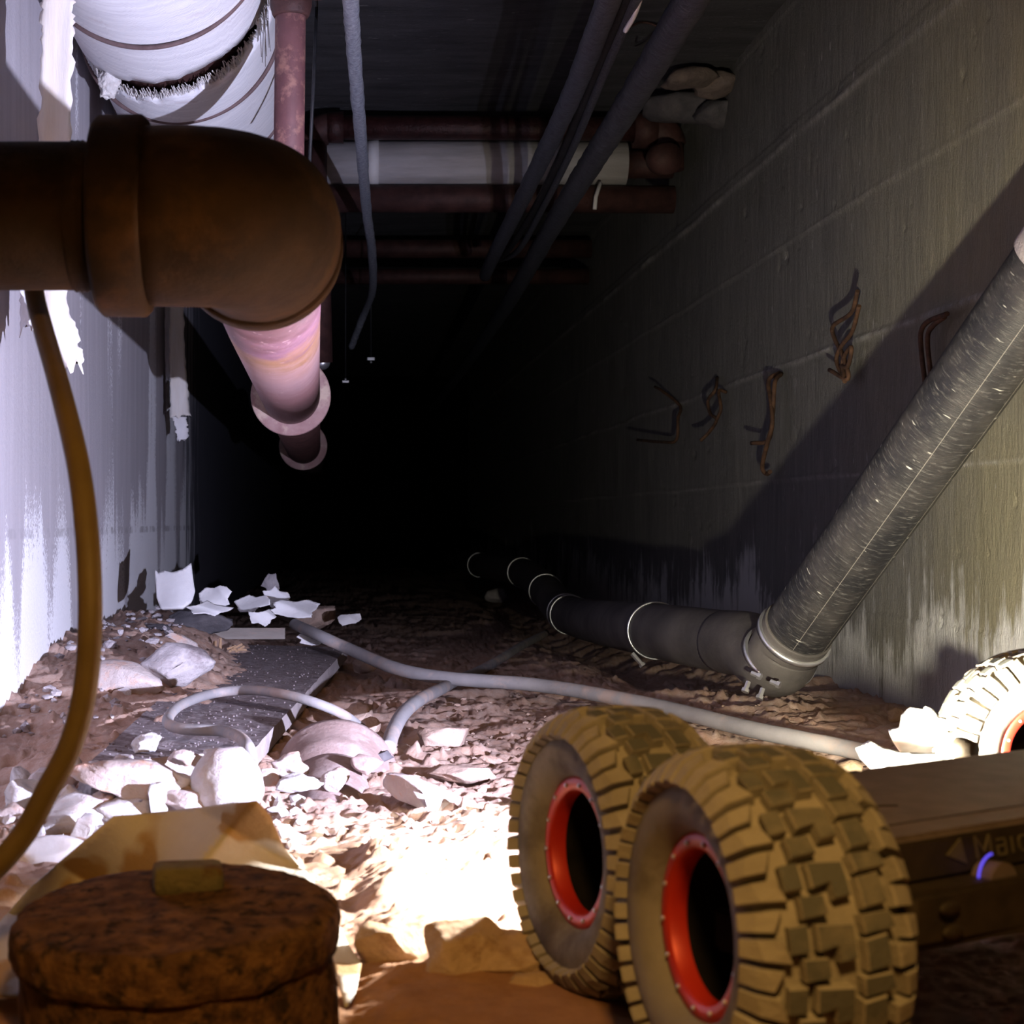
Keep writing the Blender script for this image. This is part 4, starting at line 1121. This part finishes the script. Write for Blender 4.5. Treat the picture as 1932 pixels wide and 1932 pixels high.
for i in range(nn_):
    f = bm.faces.new((tops[i][0], bots[i][0], bots[i + 1][0], tops[i + 1][0])); f.material_index = 1
    f = bm.faces.new((tops[i][mm_], tops[i + 1][mm_], bots[i + 1][mm_], bots[i][mm_])); f.material_index = 1
for j in range(mm_):
    f = bm.faces.new((tops[0][j], tops[0][j + 1], bots[0][j + 1], bots[0][j])); f.material_index = 1
    f = bm.faces.new((tops[nn_][j], bots[nn_][j], bots[nn_][j + 1], tops[nn_][j + 1])); f.material_index = 1
from_bm('board', bm, ['plank', 'plank_edge'], bd, False)
bm = bmesh.new()
rnd = random.Random(8)
for k in range(420):
    s = rnd.random(); t = rnd.random() ** 1.5
    p = cb_.lerp(ca, t).lerp(cc_.lerp(cd, t), s)
    r = rnd.uniform(0.0005, 0.0015)
    q = bmesh.ops.create_icosphere(bm, subdivisions=1, radius=r)
    for v in q['verts']: v.co = v.co + p + Vector((0, 0, r * 0.4))
gt = from_bm('grit', bm, 'plank', bd); gt['kind'] = 'stuff'

l0 = P(333, 1196, 2.45); l1 = P(538, 1194, 2.45)
bm = bmesh.new()
box(bm, (l0 + l1) / 2, ((l1 - l0).length, 0.012, 0.0175), None, 0.0012)
for v in bm.verts:
    if v.co.x < l0.x + 0.02 and v.co.z > l0.z: v.co.x += 0.008
lt = from_bm('wood_lath', bm, 'lath'); tag(lt, 'short weathered wooden lath lying across the rubble at the head of the board', 'wood lath')
bl = empty('splinter_bundle', P(395, 1236, 2.25), 'small sheaf of orange wood splinters under the lath', 'wood splinters')
for k in range(14):
    p = P(372 + k * 3.4, 1236 + rnd.uniform(-4, 8), 2.3 + rnd.uniform(-.01, .01))
    bm = bmesh.new(); bar(bm, p, p + Vector((rnd.uniform(-.002, .004), 0.012, 0.018 + rnd.uniform(-.006, .006))), 0.0016, 4); from_bm('splinter', bm, 'splinter', bl)
bl = empty('splinter_bundle', P(440, 1226, 2.3), 'few loose orange wood splinters at the edge of the gritty board', 'wood splinters')
for k in range(6):
    p = P(428 + k * 4, 1226 + rnd.uniform(-6, 6), 2.32)
    bm = bmesh.new(); bar(bm, p, p + Vector((0.013, 0.004, 0.003 + rnd.uniform(-.004, .006))), 0.0016, 4); from_bm('splinter', bm, 'splinter', bl)

# clay drain pipe, socket end, half buried
kp = Pz(590, 1490, -0.01)
kp = Vector((-0.012, 1.455, -0.030))
clay = empty('clay_pipe', kp, 'half-buried reddish clay drain pipe with a flared socket rim beside the board', 'clay pipe')
ax = Vector((0.05, 0.95, 0.16)).normalized()
km = axis_mat(kp, ax)
lathe('pipe_barrel', [(-0.20, 0.044), (0.02, 0.045), (0.045, 0.047), (0.045, 0.038)], ['terracotta'], km, clay, 72)
lathe('socket_rim', [(0.030, 0.046), (0.040, 0.052), (0.050, 0.0545), (0.080, 0.0565), (0.084, 0.060), (0.094, 0.060), (0.098, 0.057), (0.096, 0.050), (0.06, 0.048)], ['terracotta'], km, clay, 72)

# ------------------------------------------------------------------ rubble, each piece on its own
def R(px, py, z, s, mt, seed, label, group=None, rot=(0, 0, 0), cuts=10, rough=0.09, cat='rubble', sub=4, freq=2.2, keep=0.55, drop=True):
    p = Pz(px, py, z)
    if cuts > 4: cuts += 8
    return rock('rubble_chunk', p, tuple(v * 1.12 for v in s), mt, seed, sub=sub, cuts=cuts, rough=rough * 0.8, rot=rot, freq=freq, label=label, cat=cat, group=group, keep=keep)
# near left heap
R(262, 1474, 0.030, (0.062, 0.030, 0.022), 'stone_pink', 101, 'long white and pink plaster slab lying in the heap behind the canvas', rot=(0.3, 0.15, 0.35), cuts=9, keep=.45)
R(430, 1478, 0.028, (0.027, 0.026, 0.026), 'stone_white', 102, 'rounded white lump with a flat underside beside the board corner', rot=(0, 0, 0.4), cuts=3, rough=.05)
R(98, 1474, 0.022, (0.036, 0.024, 0.020), 'stone_pink', 103, 'pinkish white block behind the lower bend of the hose', rot=(0.2, 0.1, 0.5), cuts=9, keep=.45)
R(60, 1512, 0.012, (0.030, 0.020, 0.024), 'stone_white', 104, 'grey-edged white slab on its side, left of the hose', rot=(0.5, 0.3, 0.9), cuts=9, keep=.4)
R(145, 1545, 0.004, (0.048, 0.034, 0.020), 'stone_white', 105, 'broad flat white plaster slab in front of the heap, crossed by the hose', rot=(0.2, -.15, 0.4), cuts=8, keep=.45)
R(95, 1612, -0.004, (0.026, 0.016, 0.012), 'paper', 106, 'smooth white rolled fragment below the flat slab', rot=(0, 0, 0.4), cuts=2, rough=.04)
R(190, 1524, 0.010, (0.019, 0.014, 0.013), 'stone_pink', 107, 'small pink crumbly lump between the white slabs', rot=(0, 0, 1), rough=.14)
R(178, 1480, 0.020, (0.016, 0.018, 0.018), 'stone_grey', 108, 'small grey broken lump beside the hose', rough=.14)
R(275, 1402, 0.044, (0.013, 0.011, 0.009), 'stone_white', 109, 'small white crumbly lump on the near end of the board', rough=.18)
R(240, 1524, 0.012, (0.030, 0.018, 0.012), 'stone_white', 110, 'low white broken slab against the canvas edge', rot=(0.1, 0.1, 0.2), cuts=8, keep=.45)
R(345, 1510, 0.016, (0.030, 0.020, 0.013), 'stone_pink', 111, 'low pinkish crumb pile in front of the rounded white lump', rough=.16)
R(320, 1475, 0.030, (0.016, 0.012, 0.010), 'stone_white', 112, 'white crumb against the long plaster slab', rough=.16)
R(20, 1620, -0.006, (0.016, 0.014, 0.012), 'stone_pink', 113, 'small pink lump below the hose at the wall', rough=.14)
R(400, 1425, 0.036, (0.010, 0.008, 0.007), 'stone_white', 114, 'tiny white crumb on the board near the cable loop', rough=.14)
R(345, 1430, 0.036, (0.012, 0.008, 0.006), 'stone_pink', 115, 'flat pink crumb on the board behind the long slab', rough=.14)
R(232, 1432, 0.036, (0.008, 0.006, 0.005), 'stone_grey', 116, 'grey pebble on the bare near corner of the board', rough=.1)
for k, (px, py, z, a, b, c_) in enumerate(((25, 1545, .006, .018, .014, .012), (40, 1470, .018, .016, .014, .012), (130, 1505, .016, .020, .014, .012), (215, 1500, .018, .018, .013, .011), (300, 1525, .012, .020, .013, .010), (160, 1580, -.002, .018, .013, .010), (60, 1570, .0, .020, .014, .010), (375, 1490, .020, .014, .012, .010), (470, 1500, .012, .014, .010, .009), (215, 1460, .028, .014, .010, .009), (140, 1450, .026, .016, .012, .010), (395, 1520, .010, .016, .010, .008))):
    R(px, py, z, (a, b, c_), 'stone_white' if k % 3 else 'stone_pink', 300 + k, 'angular off-white plaster fragment wedged between the larger slabs of the near heap', group='heap fragments', rot=(k * .7, k * .4, k * 1.3), cuts=9, rough=.10, keep=.42, sub=3)
# middle left heap
R(325, 1258, 0.066, (0.052, 0.034, 0.024), 'stone_grey', 121, 'broad grey creased rock between the board and the left wall', rot=(0.25, 0.1, 0.2), cuts=6, rough=.07, keep=.5)
R(228, 1292, 0.052, (0.046, 0.032, 0.024), 'stone_pink', 122, 'pale pink pointed rock beside the hose and the left wall', rot=(0.2, 0.15, -0.2), cuts=6, rough=.06, keep=.5)
R(330, 1222, 0.066, (0.034, 0.010, 0.020), 'stone_pink', 123, 'thin dusky slab leaning behind the grey creased rock', rot=(0.1, 0.5, 0.2), cuts=8, keep=.4)
R(235, 1222, 0.062, (0.020, 0.016, 0.020), 'stone_white', 124, 'ragged white lump on the left wall above the pink rock', rough=.2, cuts=4)
R(225, 1248, 0.054, (0.024, 0.014, 0.014), 'stone_grey', 125, 'ragged grey flake below the white lump at the left wall', rough=.2, cuts=8, keep=.4)
R(290, 1200, 0.074, (0.028, 0.02, 0.016), 'stone_dark', 126, 'dark lump in the shade behind the thin slab', rough=.15)
R(380, 1175, 0.082, (0.06, 0.03, 0.020), 'stone_dark', 127, 'low dark mound behind the wooden lath', rough=.15)
R(205, 1360, 0.018, (0.02, 0.03, 0.016), 'stone_dirt', 128, 'brown lump in the gap between the board and the left wall', rough=.14)
# torn papers and plaster at the back left
def paper(px, py, Y, w, h, seed, label, mt='paper', tilt=0.5, group=None):
    rnd = random.Random(seed)
    n = 13
    rr_ = [rnd.uniform(0.58, 1.1) for k in range(n)]
    out = [(math.cos(2 * math.pi * k / n) * rr_[k], math.sin(2 * math.pi * k / n) * rr_[k]) for k in range(n)]
    c = P(px, py, Y)
    yaw = rnd.uniform(-0.5, 0.5)
    def fn(s, t):
        b = 0.25 * math.sin(2.1 * s + seed) * math.cos(1.9 * t + seed * 1.7) + 0.22 * abs(math.sin(1.7 * s + 1.3 * t + seed))
        x = s * w; z = t * h
        y = z * tilt + b * (w + h) * 0.5
        return c + Vector((x * math.cos(yaw) - y * math.sin(yaw), x * math.sin(yaw) + y * math.cos(yaw), z))
    return sheet('torn_paper', out, fn, mt, 0.0012, label=label, cat='paper', res=24, rag=0.02, seed=seed, group=group)
def plasterpiece():
    S = [(293, 1075), (300, 1083), (312, 1078), (325, 1082), (345, 1076), (360, 1064), (364, 1100), (367, 1118), (362, 1136), (345, 1148), (305, 1150), (297, 1130)]
    def fn(s, t): return P(s, t, 2.36 + 0.0006 * (1110 - t) + 0.01 * math.sin(s * 0.05))
    return sheet('plaster_sheet', S, fn, 'paper', 0.006, label='upright pale plaster sheet with a jagged top leaning on the left wall', cat='plaster sheet', res=26, seed=2)
plasterpiece()
paper(405, 1128, 2.42, 0.032, 0.022, 21, 'white paper scrap with two peaks behind the dark mound', tilt=.3)
paper(395, 1148, 2.36, 0.036, 0.010, 22, 'flat torn white paper lying at the foot of the peaked scrap', tilt=1.6)
paper(470, 1140, 2.5, 0.034, 0.016, 23, 'crumpled white paper left of the long cable end', tilt=1.0)
paper(520, 1128, 2.6, 0.026, 0.018, 24, 'small raised white paper fold behind the crumpled paper', tilt=.6)
paper(555, 1150, 2.5, 0.048, 0.016, 25, 'long white paper sheet curling over the long cable end', tilt=1.3)
paper(585, 1205, 2.42, 0.022, 0.010, 26, 'white paper scrap under the end of the long cable', tilt=1.2)
paper(495, 1165, 2.42, 0.026, 0.013, 27, 'ragged white paper tatters above the lath end', tilt=.8)
paper(660, 1168, 2.75, 0.030, 0.012, 28, 'dim grey paper scrap lying right of the long cable end', tilt=1.0)
paper(510, 1100, 3.0, 0.018, 0.022, 29, 'dim grey leaf-like scrap standing in the dark at the back', tilt=.3, mt='stone_grey')
R(595, 1165, 0.060, (0.045, 0.03, 0.026), 'stone_dirt', 131, 'brown earth lump beneath the long white paper', rough=.12)
# middle floor
R(835, 1392, 0.012, (0.032, 0.024, 0.014), 'stone_dirt', 141, 'flat dusty stone on the floor right of the cut cable stub', rot=(0.1, 0, 0.3), rough=.07)
R(868, 1458, 0.004, (0.034, 0.018, 0.009), 'stone_dirt', 142, 'low flat dusty stone behind the dusty tires', rough=.07)
R(720, 1428, 0.012, (0.014, 0.010, 0.009), 'stone_dark', 143, 'small dark angular block in front of the cable cut end', cuts=8, rough=.03, keep=.4)
R(785, 1492, 0.010, (0.040, 0.016, 0.012), 'stone_pink', 144, 'pale pink pointed shard on the edge of the bright patch', rot=(0.2, 0.25, -0.5), cuts=9, rough=.05, keep=.42)
R(690, 1440, 0.016, (0.016, 0.012, 0.010), 'terracotta', 145, 'small reddish lump against the clay pipe rim', rough=.1)
R(545, 1445, 0.020, (0.018, 0.014, 0.012), 'stone_pink', 146, 'pinkish clod piled on the clay pipe', rough=.18)
R(560, 1478, 0.014, (0.022, 0.012, 0.008), 'stone_white', 147, 'flat white flake in front of the clay pipe', rough=.14)
R(630, 1470, 0.012, (0.014, 0.012, 0.010), 'stone_pink', 148, 'round pink clod in front of the clay pipe', rough=.1)
R(508, 1464, 0.016, (0.010, 0.008, 0.008), 'stone_pink', 149, 'small pale clod beside the rounded white lump', rough=.1)
R(690, 1255, 0.020, (0.024, 0.016, 0.012), 'stone_dirt', 150, 'brown clod beside the far edge of the board', rough=.12)
R(700, 1370, 0.018, (0.014, 0.010, 0.012), 'stone_dirt', 151, 'dull brown angular clod between the clay pipe and the cable stub', cuts=8, rough=.06, keep=.45)
R(672, 1352, 0.012, (0.024, 0.018, 0.018), 'stone_dirt', 152, 'earthy lump where the thin cable loop ends', rough=.12)
R(940, 1125, -0.02, (0.045, 0.02, 0.026), 'stone_grey', 153, 'dim grey stone in the dark beside the floor drain', rough=.06)
# foreground rocks
R(880, 1800, 0.012, (0.026, 0.020, 0.021), 'stone_tan', 161, 'big blocky tan rock on the floor left of the front tire', rot=(0.1, 0.12, 0.2), cuts=8, rough=.07, keep=.5)
R(955, 1815, 0.008, (0.026, 0.020, 0.016), 'stone_tan', 162, 'low tan rock between the big tan rock and the front tire', rot=(0, 0.15, -0.2), cuts=6, rough=.09, keep=.5)
R(725, 1785, 0.008, (0.021, 0.018, 0.017), 'stone_tan', 163, 'shaded tan rock between the canvas and the big tan rock', rough=.08)
R(1010, 1858, 0.004, (0.016, 0.012, 0.008), 'stone_tan', 164, 'small clod at the foot of the front tire', rough=.12)
# by the right wall and robot
R(1690, 1352, 0.010, (0.012, 0.010, 0.010), 'stone_tan', 171, 'small tan pebble at the foot of the right wall', rough=.06)
R(1600, 1455, 0.006, (0.016, 0.012, 0.009), 'stone_tan', 172, 'small tan stone beside the robot bracket under the white sheet', rough=.1)
def bright(name, S, Y0, ky, label, seed):
    def fn(s, t): return P(s, t, Y0 + ky * (1400 - t) + 0.012 * math.sin(s * 0.06 + t * 0.03) + 0.008 * math.sin(t * 0.09))
    return sheet(name, S, fn, 'thin_sheet', 0.0010, label=label, cat='sheet', res=26, seed=seed)
bright('white_sheet', [(1676, 1378), (1697, 1372), (1700, 1350), (1716, 1335), (1742, 1338), (1746, 1332), (1760, 1338), (1772, 1354), (1782, 1366), (1784, 1425), (1772, 1432), (1700, 1420), (1685, 1400)], 1.24, 0.0006, 'upright thin white sheet glowing beside the far wheel of the robot', 1)
bright('white_sheet', [(1614, 1412), (1640, 1398), (1668, 1412), (1700, 1420), (1790, 1424), (1800, 1440), (1690, 1450), (1668, 1468), (1640, 1448), (1622, 1430)], 1.16, 0.0012, 'thin white sheet lying flat against the robot bracket', 2)

# ------------------------------------------------------------------ loose crumbs nobody could count
def crumbs(name, n, region, size, mt, label, seed):
    rnd = random.Random(seed)
    bm = bmesh.new()
    xs = [rnd.uniform(region[0], region[1]) for _ in range(n)]; ys = [rnd.uniform(region[2], region[3]) for _ in range(n)]
    zs = ground(np.array(xs), np.array(ys))
    for x, y, z in zip(xs, ys, zs):
        r = size * rnd.uniform(0.4, 1.0) ** 2 * 1.4
        q = bmesh.ops.create_icosphere(bm, subdivisions=1, radius=r)
        sx, sy, sz = rnd.uniform(.7, 1.4), rnd.uniform(.7, 1.4), rnd.uniform(.5, 1)
        for v in q['verts']:
            j = rnd.uniform(0.75, 1.2)
            v.co = Vector((v.co.x * sx * j + x, v.co.y * sy * j + y, v.co.z * sz * j + z + r * 0.3))
    o = from_bm(name, bm, mt)
    tag(o, label, 'crumbs', None, 'stuff')
crumbs('plaster_crumbs', 520, (-0.35, -0.03, 1.16, 1.36), 0.0050, 'stone_white', 'loose white plaster crumbs scattered through the near rubble heap', 1)
crumbs('plaster_crumbs', 200, (-0.345, -0.235, 1.6, 2.5), 0.0060, 'stone_grey', 'loose grey plaster crumbs along the left wall', 2)
crumbs('dirt_crumbs', 420, (0.05, 0.55, 1.0, 2.0), 0.0032, 'stone_dirt', 'loose brown dirt crumbs over the open floor', 3)
